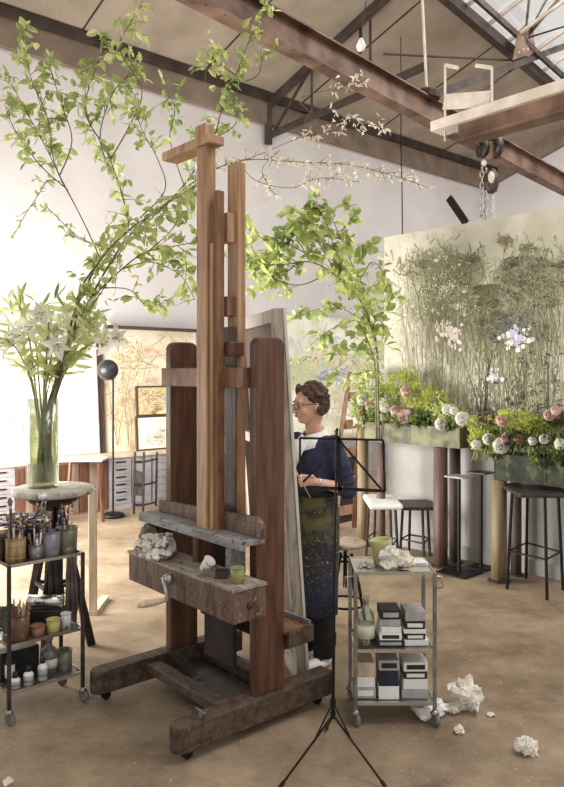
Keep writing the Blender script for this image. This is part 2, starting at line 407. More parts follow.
mb = MB(); mb.box(c1.x-.07, c1.x+.05, hy-.05, hy+.05, c1.z-.16, c1.z+.1); rel(mb, hp).build('hoist_body', RUST, t_, bevel=.02)
mb = MB(); c2 = P(484,163,hy); mb.ell(c2, .04,.04,.05); rel(mb, hp).build('upper_hook', CREAMM, t_, True)
mb = MB(); c3 = P(491,181,hy); mb.ell(c3, .11,.07,.18, 14, 8); rel(mb, hp).build('pulley_block', DARKM, t_, True)
mb = MB(); mb.ell(c3+Vector((-.01,-.05,.03)), .05,.03,.09, 12, 8); rel(mb, hp).build('block_cover', CREAMM, t_, True)
chain(P(482,166,hy), P(482,232,hy), .028, 'chain', IRON); chain(P(486,168,hy), P(486,236,hy), .028, 'chain', IRON); chain(P(493,196,hy), P(493,228,hy), .02, 'chain', CREAMM)
mb = MB(); ax, Yc = xb_at(401); q = P(401, 100, 9.4)
solo('cable', MB().tube([P(401,60,9.4)+Vector((0,0,.3)), P(401,150,9.4), P(402,190,9.42), P(403,300,9.45)], .008, 5), BLACK, 'thin dark cable hanging straight down beside the left edge of the floral canvas', 'cable', loc=q)
q = P(361,45,6.6)
t_ = empty('light_bulb', q, 'bare white bulb hanging on a thin wire under the rusty beam', 'lamp')
mb = MB(); mb.lathe([(0,-.06),(.035,-.045),(.045,-.01),(.03,.03),(.018,.06)], q, 12); rel(mb, q).build('bulb', mat('milk_glass',(238,236,230),rough=.2), t_, True)
mb = MB(); mb.tube([q+Vector((0,0,.06)), q+Vector((0,0,.16))], .02, 8); rel(mb, q).build('socket', BLACK, t_)
mb = MB(); bz = on_beam(361); mb.tube([q+Vector((0,0,.16)), q+Vector((.12,.1,.75))], .005, 5); rel(mb, q).build('wire', BLACK, t_)
# small dark bracket on the gable wall behind the canvas top
q = P(455,208,12.3)
solo('wall_bracket', MB().beam(P(449,198,12.6), P(466,223,12.3), .05, .12), BLACK, 'small dark slanting bracket on the grey wall above the floral canvas', 'bracket', loc=q)
# ------------------------------------------------------------------ the easel (local x = back from the viewer, y = to the left)
EO = Vector((-.419, 3.14, 0))
def E(a, b, z): return EO+U*a+V*b+Vector((0,0,z))
ea = empty('studio_easel', EO, 'tall wooden studio easel with twin masts standing on the concrete floor', 'easel', rotz=ROT)
def foot(b0):
    mb = MB(); r = .05; prof = []
    pts = []
    for i in range(9):
        t = PI/2+PI*i/8; pts.append((.015+.06*math.cos(t)*1.0, b0+.05+.05*math.sin(t)))
    pts += [(.913, b0), (.913, b0+.1)]
    n = len(pts); mb.add([(x,y,.05) for x,y in pts]+[(x,y,.17) for x,y in pts], [tuple(reversed(range(n))), tuple(range(n,2*n))]+[(i,(i+1)%n,n+(i+1)%n,n+i) for i in range(n)])
    f = mb.build('foot', WOODD, ea, bevel=.008)
    for x in (.04, .84):
        mb = MB(); mb.lathe([(.018,-.012),(.026,-.01),(.026,.01),(.018,.012)], (x, b0+.05, .027), 12, (0,1,0)); mb.box(x-.012,x+.012,b0+.03,b0+.07,.03,.055)
        mb.build('caster', BLACK, f)
    return f
f0 = foot(0); foot(.77)
mb = MB(); mb.tube([(.10,.07,.20),(.10,.0,.20)], .005, 6); mb.tube([(.10,.035,.17),(.10,.035,.2)], .006, 6); mb.build('clamp_screw', IRON, f0)
def post(b0):
    mb = MB(); pts = []
    x0, x1 = .415, .595; r = .045
    pts = [(x0,.17),(x1,.17)]+[(x1-r+r*math.cos(t),1.888-r+r*math.sin(t)) for t in [PI/2*i/5 for i in range(6)]]+[(x0+r+r*math.cos(t),1.888-r+r*math.sin(t)) for t in [PI/2+PI/2*i/5 for i in range(6)]]
    n = len(pts); mb.add([(x,b0,z) for x,z in pts]+[(x,b0+.055,z) for x,z in pts], [tuple(range(n)), tuple(reversed(range(n,2*n)))]+[(i,(i+1)%n,n+(i+1)%n,n+i) for i in range(n)])
    mb.build('post', WOODR, ea, bevel=.006)
post(.025); post(.78)
def ebox(name, m, x0, x1, y0, y1, z0, z1, bev=.005, par=None):
    return MB().box(x0,x1,y0,y1,z0,z1).build(name, m, par or ea, bevel=bev)
WOODM = mat('easel_wood_mid', (112,68,40), (150,98,62), 5, (5,5,1), .5, bump=.15)
ebox('crossbar', WOODM, .38, .43, .08, .825, 1.642, 1.742)
ebox('mast', WOODG, .32, .38, .305, .39, .93, 2.86)
ebox('guide_rail', WOODG, .335, .372, .275, .30, .93, 2.36); ebox('guide_rail', WOODM, .345, .39, .245, .272, .93, 2.62)
rm = ebox('rear_mast', WOODG, .46, .51, .225, .32, .93, 2.78, .008)
ebox('rear_mast_shade', WOODR, .457, .48, .235, .36, .9, 1.95)  # darker slab over the lower rear mast, its shade put into the colour
ebox('spacer_block', WOODG, .41, .48, .25, .31, 2.37, 2.52); ebox('spacer_block', WOODM, .41, .48, .25, .31, 2.0, 2.1)
ebox('spacer_block', WOODR, .39, .48, .2, .27, 1.80, 1.87)
hb = ebox('head_bar', WOODG, .30, .40, .26, .69, 2.85, 2.895)
ebox('head_block', WOODG, .33, .39, .33, .42, 2.895, 2.97, .004, hb)
mb = MB(); mb.tube([(.425,.305,1.0),(.425,.305,1.95)], .007, 8); mb.build('pull_rod', IRON, ea)
mb = MB(); mb.box(.41,.43,.288,.318,1.31,1.40); mb.build('white_tag', WHITE, ea)
# upper ledge and its back board
ebox('ledge', LEDGE, .285, .415, -.04, .90, .915, .94, .004)
mb = MB(); x0 = .384; pts = [(-.05,.94),(.86,.94),(.86,1.0)]+[(-.05+.06-.06*math.sin(t), .975+.06*math.cos(t)) for t in [PI/2*i/5 for i in range(6)]]
n = len(pts); mb.add([(x0,y,z) for y,z in pts]+[(x0+.03,y,z) for y,z in pts], [tuple(range(n)), tuple(reversed(range(n,2*n)))]+[(i,(i+1)%n,n+(i+1)%n,n+i) for i in range(n)])
mb.build('ledge_back_board', WOODB, ea, bevel=.003)
ebox('ledge_batten', LEDGE, .28, .30, -.04, .90, .895, .925, .003)
for b_ in (.10, .38, .72): ebox('ledge_bracket', WOODR if b_ != .1 else LEDGE, .32, .41, b_, b_+.045, .745, .915, .003)
# paint box
bx_ = ebox('paint_box', WOODB, .18, .365, -.105, .83, .60, .745, .006)
mb = MB(); mb.box(.175,.37,-.11,.835,.745,.757); mb.build('box_lid', mat('box_top_wood',(128,112,98),(168,154,138),6,(4,1,4),.6,c3=(70,60,52),s3=40,lo3=.58,hi3=.66), bx_)
mb = MB(); mb.lathe([(.014,0),(.016,.008),(.008,.014)], (.27,-.105,.67), 10, (0,-1,0)); mb.build('knob', DARKM, bx_, True)
# crank
cr = empty
mb = MB(); mb.lathe([(.025,0),(.03,.01),(.02,.03)], (.17,.40,.70), 12, (-1,0,0)); mb.tube([(.14,.40,.70),(.13,.40,.705),(.115,.36,.685),(.105,.32,.63)], .009, 8); mb.ell((.14,.40,.70),.02,.02,.02,10,6)
ck = mb.build('crank', IRON, ea, True)
mb = MB(); mb.tube([(.11,.325,.628),(.09,.335,.625),(.05,.35,.62),(.0,.37,.615),(-.02,.378,.613)], [.008,.013,.016,.018,.012], 10); mb.build('crank_handle', PALEW, ck, True)
# lower frame
ebox('stretcher', WOODD, .25, .33, .1, .77, .10, .15)
ebox('rear_stretcher', WOODD, .62, .68, .1, .77, .08, .14)
ebox('lower_crossbar', WOODR, .44, .48, .08, .78, .50, .60)
ebox('winch_board', mat('winch_board_wood',(46,34,28),(66,50,40),5,rough=.7), .485, .51, .30, .56, .2, .92)
ebox('shadow_pan', mat('shadow_pan_metal',(54,50,50),(86,80,76),8,rough=.5,metal=.3,c3=(150,140,120),s3=20,lo3=.64,hi3=.72), .34, .80, .12, .76, .055, .08, .003)  # dark plate stands for a dark box and the shadow between the feet
# rear shelf
sh = ebox('rear_shelf', WOODM, .585, .75, .0, .80, .43, .445, .003)
ebox('shelf_rim', LEDGE, .735, .75, .0, .80, .445, .47, .002, sh); ebox('shelf_box', WOODR, .60, .735, .03, .76, .345, .43, .003, sh)
ebox('shelf_end', WOODD, .585, .75, -.02, .0, .37, .455, .003, sh)

# canvas leaning behind the easel
TR = P(279,308,3.70); TL = P(238,321,4.64); BR = Vector((.097+.02,3.89,.04)); TL.z = TR.z; BL = TL+(BR-TR)
ex = (TL-TR).normalized(); ez = (TR-BR).normalized(); en = ex.cross(ez).normalized()
if en.x < 0: en = -en
wd = (TL-TR).length; ht = (TR-BR).length
t_ = empty('leaning_canvas', BR, 'large raw-backed canvas on wooden stretcher leaning between easel and painter', 'canvas')
def CB(x0,x1,z0,z1,d0,d1):
    return MB().hexa([BR+ex*x+ez*z+en*d for x,z,d in ((x0,z0,d0),(x1,z0,d0),(x1,z0,d1),(x0,z0,d1),(x0,z1,d0),(x1,z1,d0),(x1,z1,d1),(x0,z1,d1))])
for x0,x1,z0,z1 in ((0,.07,0,ht),(wd-.07,wd,0,ht)): rel(CB(x0,x1,z0,z1,-.03,.02), BR).build('stretcher_bar', GREYWOOD, t_, bevel=.003)
for x0,x1,z0,z1 in ((.07,wd-.07,ht-.07,ht),(.07,wd-.07,0,.07),(.07,wd-.07,ht*.62,ht*.62+.06)): rel(CB(x0,x1,z0,z1,-.028,.02), BR).build('stretcher_bar', GREYWOOD, t_, bevel=.003)
rel(CB(.03,wd-.03,.03,ht-.03,.012,.018), BR).build('canvas_cloth', BROWNC, t_)
rel(CB(-.006,wd,.0,ht,.02,.035), BR).build('painted_face', mat('primed_canvas',(206,200,186),(224,220,208),5,rough=.8), t_)

# things on the paint box
def crumple(c, r, seed, flat=.6, n=22, m=14, amp=.45, fr=2.2):
    mb = MB(); c = Vector(c); o = Vector((seed*3.1, seed*1.7, seed*.9)); rs = random.Random(seed)
    def fn(v):
        d = v.normalized() if v.length > 0 else v
        k = 1+amp*.8*noise.noise(d*1.5+o)+amp*.5*noise.noise(d*3.4+o)
        return Vector((v.x*k, v.y*k, v.z*k))+Vector((rs.uniform(-1,1),rs.uniform(-1,1),rs.uniform(-1,1)))*r*.13
    mb.ell((0,0,0), r, r, r*flat, int(n*.75), int(m*.75), None, fn)
    nn_ = int(n*.75)
    for i_ in (0, int(m*.75)):      # close the poles
        for k_ in range(nn_): mb.v[i_*nn_+k_] = mb.v[i_*nn_].copy()
    zmin = min(v.z for v in mb.v)
    for v in mb.v: v.z = max(v.z, zmin*.75)
    zmin = min(v.z for v in mb.v)
    mb.v = [v+c-Vector((0,0,zmin)) for v in mb.v]
    return mb
top = .757
c = E(.24,.66,top); solo('paint_rag', crumple(c, .095, 3, .5, 34, 24, .7, 2.6), RAG, 'crumpled white paint-stained rag on the left of the easel paint box', 'rag', loc=c)
c = E(.20,.55,top); solo('paint_rag', crumple(c, .055, 7, .5, 24, 16, .6, 2.6), RAG, 'smaller stained white cloth hanging at the front edge of the easel paint box', 'rag', loc=c)
KRAFT = mat('sacking', (110,98,80), (146,132,110), 12, rough=.9)
c = E(.30,.80,top); solo('sack_cloth', crumple(c, .055, 9, 1.3, 20, 14, .4), KRAFT, 'bundled brown cloth pushed under the left end of the easel ledge', 'rag', loc=c)
def cup(name, c, r, h, m, label, axis=None, r2=None, cat='cup', group=None, n=20, parts=None):
    t = empty(name, c, label, cat, group); r2 = r2 or r
    mb = MB(); mb.lathe([(0,0),(r,0),(r2,h),(r2-.004,h),(r-.004,.006),(0,.006)], (0,0,0), n, axis); mb.build('cup_body', m, t, True)
    mb = MB(); q = Vector(axis).normalized() if axis is not None else Vector((0,0,1))
    ring = []; z0 = q*h
    a1 = q.orthogonal().normalized(); a2 = q.cross(a1)
    mb.tube([z0+a1*math.cos(t_)*r2+a2*math.sin(t_)*r2 for t_ in [2*PI*i/n for i in range(n+1)]], .003, 6, False); mb.build('rim', m, t, True)
    return t
TINW = mat('white_tin', (206,202,196), (226,222,216), 14, rough=.45, c3=(96,90,86), s3=26, lo3=.6, hi3=.66)
cup('paper_cup', E(.21,.17,top+.03), .02, .06, TINW, 'small white cup lying tilted on the easel paint box', axis=(.35,-.2,.5), r2=.028)
OLIVE = mat('olive_glaze', (134,132,52), (164,160,84), 12, rough=.4)
cup('paint_pot', E(.26,-.03,top), .03, .07, OLIVE, 'olive green paint pot at the right end of the easel paint box')
mb = MB(); mb.box(-.03,.03,-.03,.03,0,.035); o = mb.build('pigment_tin', DARKM, None, bevel=.005); o.location = E(.26,.09,top); tag(o, 'low dark tin behind the tilted white cup on the paint box', 'tin')

# ------------------------------------------------------------------ music stand
Ym = 3.14
c = Vector((.2246, Ym, 0)); t_ = empty('music_stand', c, 'thin black folding music stand with open wire desk, in front of the painter', 'music stand')
def part(name, mb, m, parent=None, smooth=False, bevel=0, org=None):
    return rel(mb, org if org is not None else t_.location).build(name, m, parent or t_, smooth, bevel)
part('pole', MB().tube([P(333,716,Ym), P(334,600,Ym)], .0075, 8), BLACK); part('upper_pole', MB().tube([P(334,600,Ym), P(337,428,Ym)], .005, 8), BLACK)
part('collar', MB().tube([P(333.6,645,Ym), P(333.8,632,Ym)], .011, 8), BLACK); part('hub', MB().tube([P(333,706,Ym), P(333,699,Ym)], .013, 8), BLACK)
part('foot_hub', MB().tube([P(333,718,Ym), P(333,712,Ym)], .012, 8), BLACK)
h1 = P(333,702,Ym); h2 = P(333,715,Ym)
for fx, fy in ((-.012,2.96),(.428,2.97),(.215,3.46)):
    ft = Vector((fx, fy, .008)); kn = h2.lerp(ft, .36)
    kn2 = h1.lerp(kn, 1)
    lg = part('leg', MB().tube([h2, ft], .0055, 6), BLACK)
    part('brace', MB().tube([h1, kn], .0045, 6), BLACK, lg); part('rubber_tip', MB().tube([ft+(h2-ft).normalized()*.03, ft], .009, 6), BLACK, lg)
D = lambda x,y: P(x,y,Ym)
for nm, pl in (('desk_bar',[(300,438),(383,440)]),('desk_bar',[(307,487),(385,491)]),('desk_side',[(300,438),(300,470)]),('desk_side',[(383,440),(385,491)]),('diagonal_strut',[(339,440),(381,489)]),('diagonal_strut',[(303,482),(322,463)]),('desk_rail',[(338,436),(340,493)])):
    w = .006 if nm != 'desk_rail' else .012
    if nm == 'desk_bar' and pl[0][1] == 487: w = .009
    part(nm, MB().beam(D(*pl[0]), D(*pl[1]), .004, w*1.6, (0,0,1) if abs(pl[0][0]-pl[1][0]) > 5 else (1,0,0)), BLACK)
part('page_clip', MB().tube([D(335,437),D(335,431),D(337,429),D(340,431),D(340,437)], .0025, 6), BLACK)

# ------------------------------------------------------------------ trolleys
def trolley(org, rotz, w, d, hs, label, topmat, handles=True):
    t = empty('steel_trolley', org, label, 'trolley', None, rotz)
    for x in (0, w):
        for y in (0, d):
            mb = MB(); mb.box(x-.009,x+.009,y-.009,y+.009,.075,hs[0]); lg = mb.build('leg', STEEL if handles else DARKM, t, bevel=.003)
            mb = MB(); mb.lathe([(.024,-.011),(.032,-.008),(.032,.008),(.024,.011)], (x+.006,y,.032), 14, (1,.3,0)); cw = mb.build('caster', mat('caster_rubber',(96,92,90),(130,126,122),10,rough=.5), lg, True)
            mb = MB(); mb.lathe([(.02,.055),(.024,.06),(.012,.078)], (x,y,0), 10); mb.build('caster_collar', STEEL, lg, True)
    for i, h in enumerate(hs):
        mb = MB(); mb.box(.006,w-.006,.006,d-.006,h-.012,h-.006); s = mb.build('shelf', topmat if i == 0 else STEEL, t)
        mb = MB()
        for a, b in (((0,0),(w,0)),((w,0),(w,d)),((w,d),(0,d)),((0,d),(0,0))): mb.beam(Vector((*a,h-.006)), Vector((*b,h-.006)), .009, .016)
        mb.build('shelf_rail', CHROME, s)
    if handles:
        for x, sg in ((0,-1),(w,1)):
            mb = MB(); mb.tube([(x,.04,hs[0]-.03),(x+sg*.045,.04,hs[0]-.035),(x+sg*.05,.05,hs[0]-.09),(x+sg*.01,.06,hs[0]-.1)], .004, 6); mb.build('handle', CHROME, t, True)
    return t
TO = Vector(((355.5-282)/F*3.5, 3.5, 0))
GT = mat('trolley_top_glass', (176,168,156), (200,194,184), 8, rough=.2)
trolley(TO, 0, .385, .28, (.748,.371,.115), 'steel two-shelf trolley with boxes and a bottle, right of the music stand', GT)
LT = Vector(((9-282)/F*3.5, 3.5, 0)); 
DV = (Vector(((81-282)/F*3.75,3.75,0))-LT).normalized(); LR = math.atan2(DV.y, DV.x)
trolley(LT, LR, .385, .26, (.78,.39,.16), 'dark steel trolley crowded with brush pots at the left edge', STEEL, False)
def TW(x, y, z): return TO+Vector((x,y,z))
LN = Vector((-DV.y, DV.x, 0))
def LW(x, y, z): return LT+DV*x+LN*y+Vector((0,0,z))
def box_thing(name, c, sx, sy, sz, m, label, rz=0, cat='box', group=None, label_m=None, bev=.003):
    t = empty(name, c, label, cat, group, rz)
    MB().box(-sx/2,sx/2,-sy/2,sy/2,0,sz).build('carton', m, t, bevel=bev)
    if label_m: MB().box(-sx*.38,sx*.38,-sy/2-.0012,-sy/2,sz*.25,sz*.75).build('front_label', label_m, t)
    return t
z1 = .371-.004; gb = 'boxes on the middle shelf of the right trolley'
# middle shelf boxes: left column, right column
zz = z1
stack = [(.14,.03,BLACKC,'flat black box at the base of the left stack on the trolley middle shelf',SILVERC,.0),
 (.11,.035,WHITE,'white box with black logo strip, second up in the left middle-shelf stack',BLACKC,.0),
 (.10,.03,WHITE,'slim white box third up in the left middle-shelf stack',None,.05),
 (.10,.035,SILVERC,'grey-white box just under the black box on the trolley middle shelf',None,-.06),
 (.10,.045,BLACKC,'black box topmost in the left stack on the trolley middle shelf',SILVERC,.02)]
for w_, h, m_, lb, lm, rz in stack:
    box_thing('cardboard_box', TW(.178,.11,zz), w_, .13, h, m_, lb, rz, group=gb, label_m=lm); zz += h+.001
zz = z1
stack = [(.13,.03,WHITE,'wide white box at the base of the right stack on the trolley middle shelf',None,.05),
 (.10,.028,BLACKC,'black box second from the bottom of the right middle-shelf stack',WHITE,.03),
 (.11,.022,WHITE,'thin white box in the middle of the right middle-shelf stack',None,-.03),
 (.10,.038,BLACKC,'black and white box under the bare silver box on the middle shelf',WHITE,.0),
 (.10,.05,SILVERC,'silver grey box topmost in the right stack on the trolley middle shelf',None,.04)]
for w_, h, m_, lb, lm, rz in stack:
    box_thing('cardboard_box', TW(.30,.12,zz), w_, .13, h, m_, lb, rz, group=gb, label_m=lm); zz += h+.001
# bottom shelf
z2 = .115-.004; gb2 = 'boxes on the bottom shelf of the right trolley'
low = [(.055,.09,.10,.055,SILVERC,'grey carton at bottom shelf left, lowest of its pile',WHITE),(.055,.09,.09,.05,WHITE,'white carton standing on the grey one at bottom shelf left',None),
 (.055,.09,.085,.07,PALEW,'buff carton topmost at the left of the trolley bottom shelf',None),
 (.168,.08,.10,.065,WHITE,'rounded white box lowest in the centre of the bottom shelf',None),(.168,.08,.095,.075,mat('navy_card',(26,30,52),(44,48,74),12,rough=.4),'navy blue box in the centre of the trolley bottom shelf',None),(.168,.08,.10,.05,SILVERC,'grey box topmost in the centre of the bottom shelf',BLACKC),
 (.30,.09,.13,.045,SILVERC,'wide grey box lowest at the right of the bottom shelf',None),(.30,.09,.12,.05,WHITE,'white box second at the right of the bottom shelf',None),(.30,.09,.115,.035,BLACKC,'flat black box third at the right of the bottom shelf',WHITE),(.30,.09,.12,.045,WHITE,'white printed box topmost at the right of the bottom shelf',BLACKC)]
zs = {}
for x, y, w_, h, m_, lb, lm in low:
    z = zs.get(x, z2); box_thing('cardboard_box', TW(x,y+.02,z), w_, .13, h, m_, lb, R(-.05,.05), group=gb2, label_m=lm); zs[x] = z+h+.001
# bottle on the middle shelf
def bottle(c, r, h, label, m=GLASS, inner=None, name='glass_bottle'):
    t = empty(name, c, label, 'bottle')
    MB().lathe([(0,0),(r,.0),(r,h*.55),(r*.85,h*.66),(r*.36,h*.78),(r*.34,h*.93),(r*.42,h*.94),(r*.42,h),(r*.28,h),(r*.28,h*.78),(r*.8,h*.64),(r*.92,h*.54),(r*.92,.006),(0,.006)], (0,0,0), 20).build('bottle_glass', m, t, True)
    if inner: MB().lathe([(0,.008),(r*.88,.008),(r*.88,h*.3),(0,h*.3)], (0,0,0), 18).build('liquid', inner, t, True)
    MB().lathe([(r+.001,h*.15),(r+.001,h*.42)], (0,0,0), 18).build('paper_label', mat('bottle_label',(206,206,176),(226,226,200),10,rough=.6), t, True)
    return t
bottle(TW(.06,.09,z1), .045, .235, 'clear glass bottle with a pale label on the trolley middle shelf', inner=mat('oil_medium',(220,206,140),rough=.05,transmission=1,ior=1.3))
# on the glass top
zt_ = .748-.004
YG = mat('yellow_green_pot', (172,172,104), (200,198,136), 9, rough=.6)
c = TW(.155,.13,zt_)
t_ = empty('paper_bag', c, 'yellow-green pot standing behind the crumpled paper on the trolley top', 'pot')
MB().lathe([(0,0),(.045,0),(.055,.12),(.056,.135),(.05,.13),(.04,.01),(0,.01)], (0,0,0), 20, (-.12,0,1)).build('pot_body', YG, t_, True)
c = TW(.175,.07,zt_); solo('crumpled_paper', crumple(c, .05, 12, 1.15, 30, 20, .6, 2.4), PAPER, 'white crumpled paper leaning on the yellow-green pot, trolley top', 'paper', loc=c)
c = TW(.245,.08,zt_); solo('crumpled_paper', crumple(c, .05, 15, .85, 30, 20, .6, 2.4), mat('soiled_paper',(214,196,160),(240,232,212),9,rough=.8,c3=(130,84,52),s3=9,lo3=.58,hi3=.7), 'cream crumpled paper with brown stains at the middle of the trolley top', 'paper', loc=c)
box_thing('paint_box', TW(.335,.16,zt_), .075, .09, .02, WHITE, 'small white paint box at the right end of the trolley top', .1, label_m=SILVERC)
def tube_paint(c, ang, m, label, group, L=.07, r=.009):
    t = empty('paint_tube', c, label, 'paint tube', group, ang)
    mb = MB(); mb.loft([(0,0,0,.001,r*1.3),(0,0,L*.5,r*.6,r*1.1),(0,0,L*.85,r,r),(0,0,L*.92,r*.4,r*.4)], 12); mb.v = [Vector((v.z,v.y,v.x+r)) for v in mb.v]; mb.build('tube_body', m, t, True)
    mb = MB().tube([(L*.92,0,r),(L*1.08,0,r)], r*.55, 10); mb.build('cap', BLACKC, t)
    return t
pm = [mat('tube_'+n_, c_, tuple(min(255,x+30) for x in c_), 20, rough=.4, metal=.2) for n_, c_ in (('lead',(150,150,156)),('blue',(52,64,120)),('white',(214,212,208)),('plum',(92,60,84)),('ochre',(170,130,60)))]
for i in range(4):
    tube_paint(TW(.025+.026*i, .06+.03*(i%2), zt_), 1.2+.3*i, pm[(0,2,0,2)[i]], ['leaden','white','dull grey','pale'][i]+' paint tube lying at the left end of the right trolley top', 'paint tubes on the right trolley')
for i in range(3): tube_paint(TW(.225+.022*i, .02, zt_), 1.4+.2*i, pm[(3,0,4)[i]], ['plum','lead grey','ochre'][i]+' paint tube in front of the cream crumpled paper', 'paint tubes beside the crumpled paper')

# ------------------------------------------------------------------ brushes and pots on the left trolley
BR_ = mat('brush_bristle', (96,76,56), (150,126,96), 30, rough=.9)
def brush(c, tip, r=.0035, hm=PALEW, label='', group=None, bristle=True, name='paintbrush'):
    c = Vector(c); tip = Vector(tip); t = empty(name, c, label, 'brush', group); d = tip-c
    MB().tube([(0,0,0), d*.45, d*.78], [r*.6, r, r*1.1], 6).build('handle', hm, t, True)
    if bristle:
        MB().tube([d*.78, d*.87], [r*1.15, r*1.4], 6).build('ferrule', IRON, t, True)
        MB().tube([d*.87, d*.94, d], [r*1.5, r*2.1, r*.6], 6).build('bristles', BR_, t, True)
    return t
zt2 = .78-.004
RAT = mat('rattan', (132,100,50), (176,146,90), 40, (1,1,.15), rough=.7)
PEW = mat('pewter', (120,116,112), (158,152,146), 12, rough=.4, metal=.5)
LIL = mat('lilac_tin', (128,122,140), (158,152,168), 9, rough=.45, metal=.3, c3=(200,198,196), s3=18, lo3=.6, hi3=.7)
GRT = mat('green_tin', (104,104,78), (140,140,112), 9, rough=.45, metal=.4, c3=(182,178,160), s3=14, lo3=.58, hi3=.68)
def pot(c, r, h, m, label, r2=None, rings=0):
    t = cup('brush_pot', c, r, h, m, label, r2=r2, cat='pot')
    for k in range(rings): MB().lathe([(r*1.01,h*(.2+.5*k)-.003),(r*1.05,h*(.2+.5*k)),(r*1.01,h*(.2+.5*k)+.003)], (0,0,0), 20).build('band', m, t, True)
    return t
pots = [(LW(.06,.07,zt2), .048, .115, RAT, 'golden rattan brush pot at the left end of the left trolley top', None, 2),
 (LW(.155,.05,zt2), .036, .07, PEW, 'small grey metal pot between the rattan pot and the lilac tin', None, 0),
 (LW(.235,.06,zt2), .05, .125, LIL, 'lilac-grey tin with scuffed sides in the middle of the left trolley', None, 0),
 (LW(.33,.07,zt2), .05, .13, GRT, 'greenish tin bucket at the right end of the left trolley top', .056, 1),
 (LW(.245,.18,zt2), .045, .20, PEW, 'shiny steel can rising behind the lilac tin', None, 0)]
for a_ in pots: pot(*a_[:5], r2=a_[5], rings=a_[6])
GPB = {0:'brushes in the rattan pot on the left trolley', 1:'brushes in the small grey pot', 2:'brushes in the lilac tin', 3:'brushes in the green bucket', 4:'brushes in the steel can'}
handm = [PALEW, WOODM, BLACKC, mat('blue_handle',(40,50,96),(70,80,130),20,rough=.4), WHITE, mat('red_handle',(130,50,36),(160,76,52),20,rough=.4)]
random.seed(5)
for pi, n_ in ((0,16),(1,12),(2,5),(3,4),(4,4)):
    c0, r0, h0 = pots[pi][0], pots[pi][1], pots[pi][2]
    for i in range(n_):
        an = R(0,2*PI); rr = r0*.55*math.sqrt(R(0,1)); c = c0+Vector((rr*math.cos(an), rr*math.sin(an), .012))
        ln = R(.02,.15)
        tip = c0+Vector((math.cos(an)*r0*R(.5,1.4), math.sin(an)*r0*R(.5,1.4), h0+ln))
        # keep the shaft inside the mouth
        dr_ = Vector((math.cos(an),math.sin(an),0))*r0*.65
        mouth = c0+dr_+Vector((0,0,h0)); tip = c+(mouth-c)*((h0+ln)/h0)
        brush(c, tip, .004, handm[(i*3+pi)%6], 'paintbrush standing in the '+['rattan pot','small grey pot','lilac tin','green bucket','steel can'][pi]+' on the left trolley', GPB[pi])
# tall palette knife and stick with wadding
c = LW(.05,.08,zt2+.01); brush(c, c+Vector((-.03,.04,.30)), .006, DARKM, 'long dark-handled flat brush leaning out at the far left of the left trolley', bristle=True)
c = LW(.19,.20,zt2)
t_ = empty('dabber_stick', c, 'thin stick with a white wad on its end rising behind the tins', 'brush')
MB().tube([(0,0,0),(.06,.02,.28)], .004, 6).build('stick', PALEW, t_); crumple((.06,.02,.27), .024, 4, .8, 14, 10).build('wad', WHITE, t_, True)
# pile of curled paint tubes over the pots
random.seed(8)
c = LW(.12,.18,zt2); bk = empty('wire_basket', c, 'dark basket behind the rattan pot heaped with paint tubes', 'basket', None, LR)
MB().box(-.12,.10,-.06,.07,0,.13).build('basket_body', DARKM, bk, bevel=.01)
for i in range(30):
    base = LW(R(.02,.20), R(.13,.22), zt2+.13); lay = i//8
    tp = tube_paint(base+Vector((0,0,.0+lay*.02)), R(0,6.28), pm[i%5], ['leaden grey','blue','white','plum','ochre'][i%5]+' paint tube in the heap behind the rattan pot', 'paint tubes heaped on the left trolley', L=R(.07,.11), r=.011)
    tp.rotation_euler.x = R(-.2,.2)
# middle shelf
zm = .39-.004
c0 = LW(.075,.06,zm); pot(c0, .048, .125, mat('brown_glass_pot',(96,62,44),(140,98,70),9,rough=.3), 'brown pot packed with orange pencils on the left trolley middle shelf')
ORG = [mat('pencil_orange',(178,98,48),(206,130,76),10,rough=.5), mat('pencil_red',(150,62,40),(170,84,56),10,rough=.5), PALEW]
for i in range(14):
    an = i*2.399; rr = .036*math.sqrt((i+.5)/14); c = c0+Vector((rr*math.cos(an)*.6, rr*math.sin(an)*.6, .01))
    t_ = empty('pencil', c, 'coloured pencil in the brown pot on the left trolley middle shelf', 'pencil', 'pencils in the brown pot')
    tp = Vector((rr*math.cos(an)*.6, rr*math.sin(an)*.6, .15+R(-.02,.03))); MB().tube([(0,0,0), tp], .004, 6).build('shaft', ORG[i%3], t_); MB().tube([tp, tp*1.07], [.004,.0008], 6).build('point', PALEW, t_)
c = LW(.07,.17,zm); solo('rag_bundle', crumple(c, .06, 21, 1.2, 24, 16, .5, 2.5), mat('green_rag',(70,74,60),(110,110,92),12,rough=.9), 'grey-green rag bundle behind the pencil pot, left trolley', 'rag', loc=c)
cup('glass_jar', LW(.165,.05,zm), .035, .05, mat('terracotta',(134,80,60),(164,108,84),12,rough=.6), 'low terracotta pot on the left trolley middle shelf', cat='jar')
cup('glass_jar', LW(.245,.045,zm), .034, .065, mat('yellow_pot',(176,164,74),(200,190,110),12,rough=.5), 'pale yellow pot near the right of the left trolley middle shelf', cat='jar')
cup('glass_jar', LW(.32,.06,zm), .026, .075, TINW, 'white spattered tin at the right end of the left trolley middle shelf', cat='jar')
c = LW(.26,.17,zm); t_ = empty('metal_flask', c, 'long silvery cylinder lying across the jars of the left trolley', 'flask')
MB().box(-.09,.09,-.05,.05,0,.09).build('dark_case', BLACKC, t_, bevel=.005); MB().tube([(-.09,0,.125),(.09,0,.125)], .033, 16).build('cylinder', CHROME, t_, True)
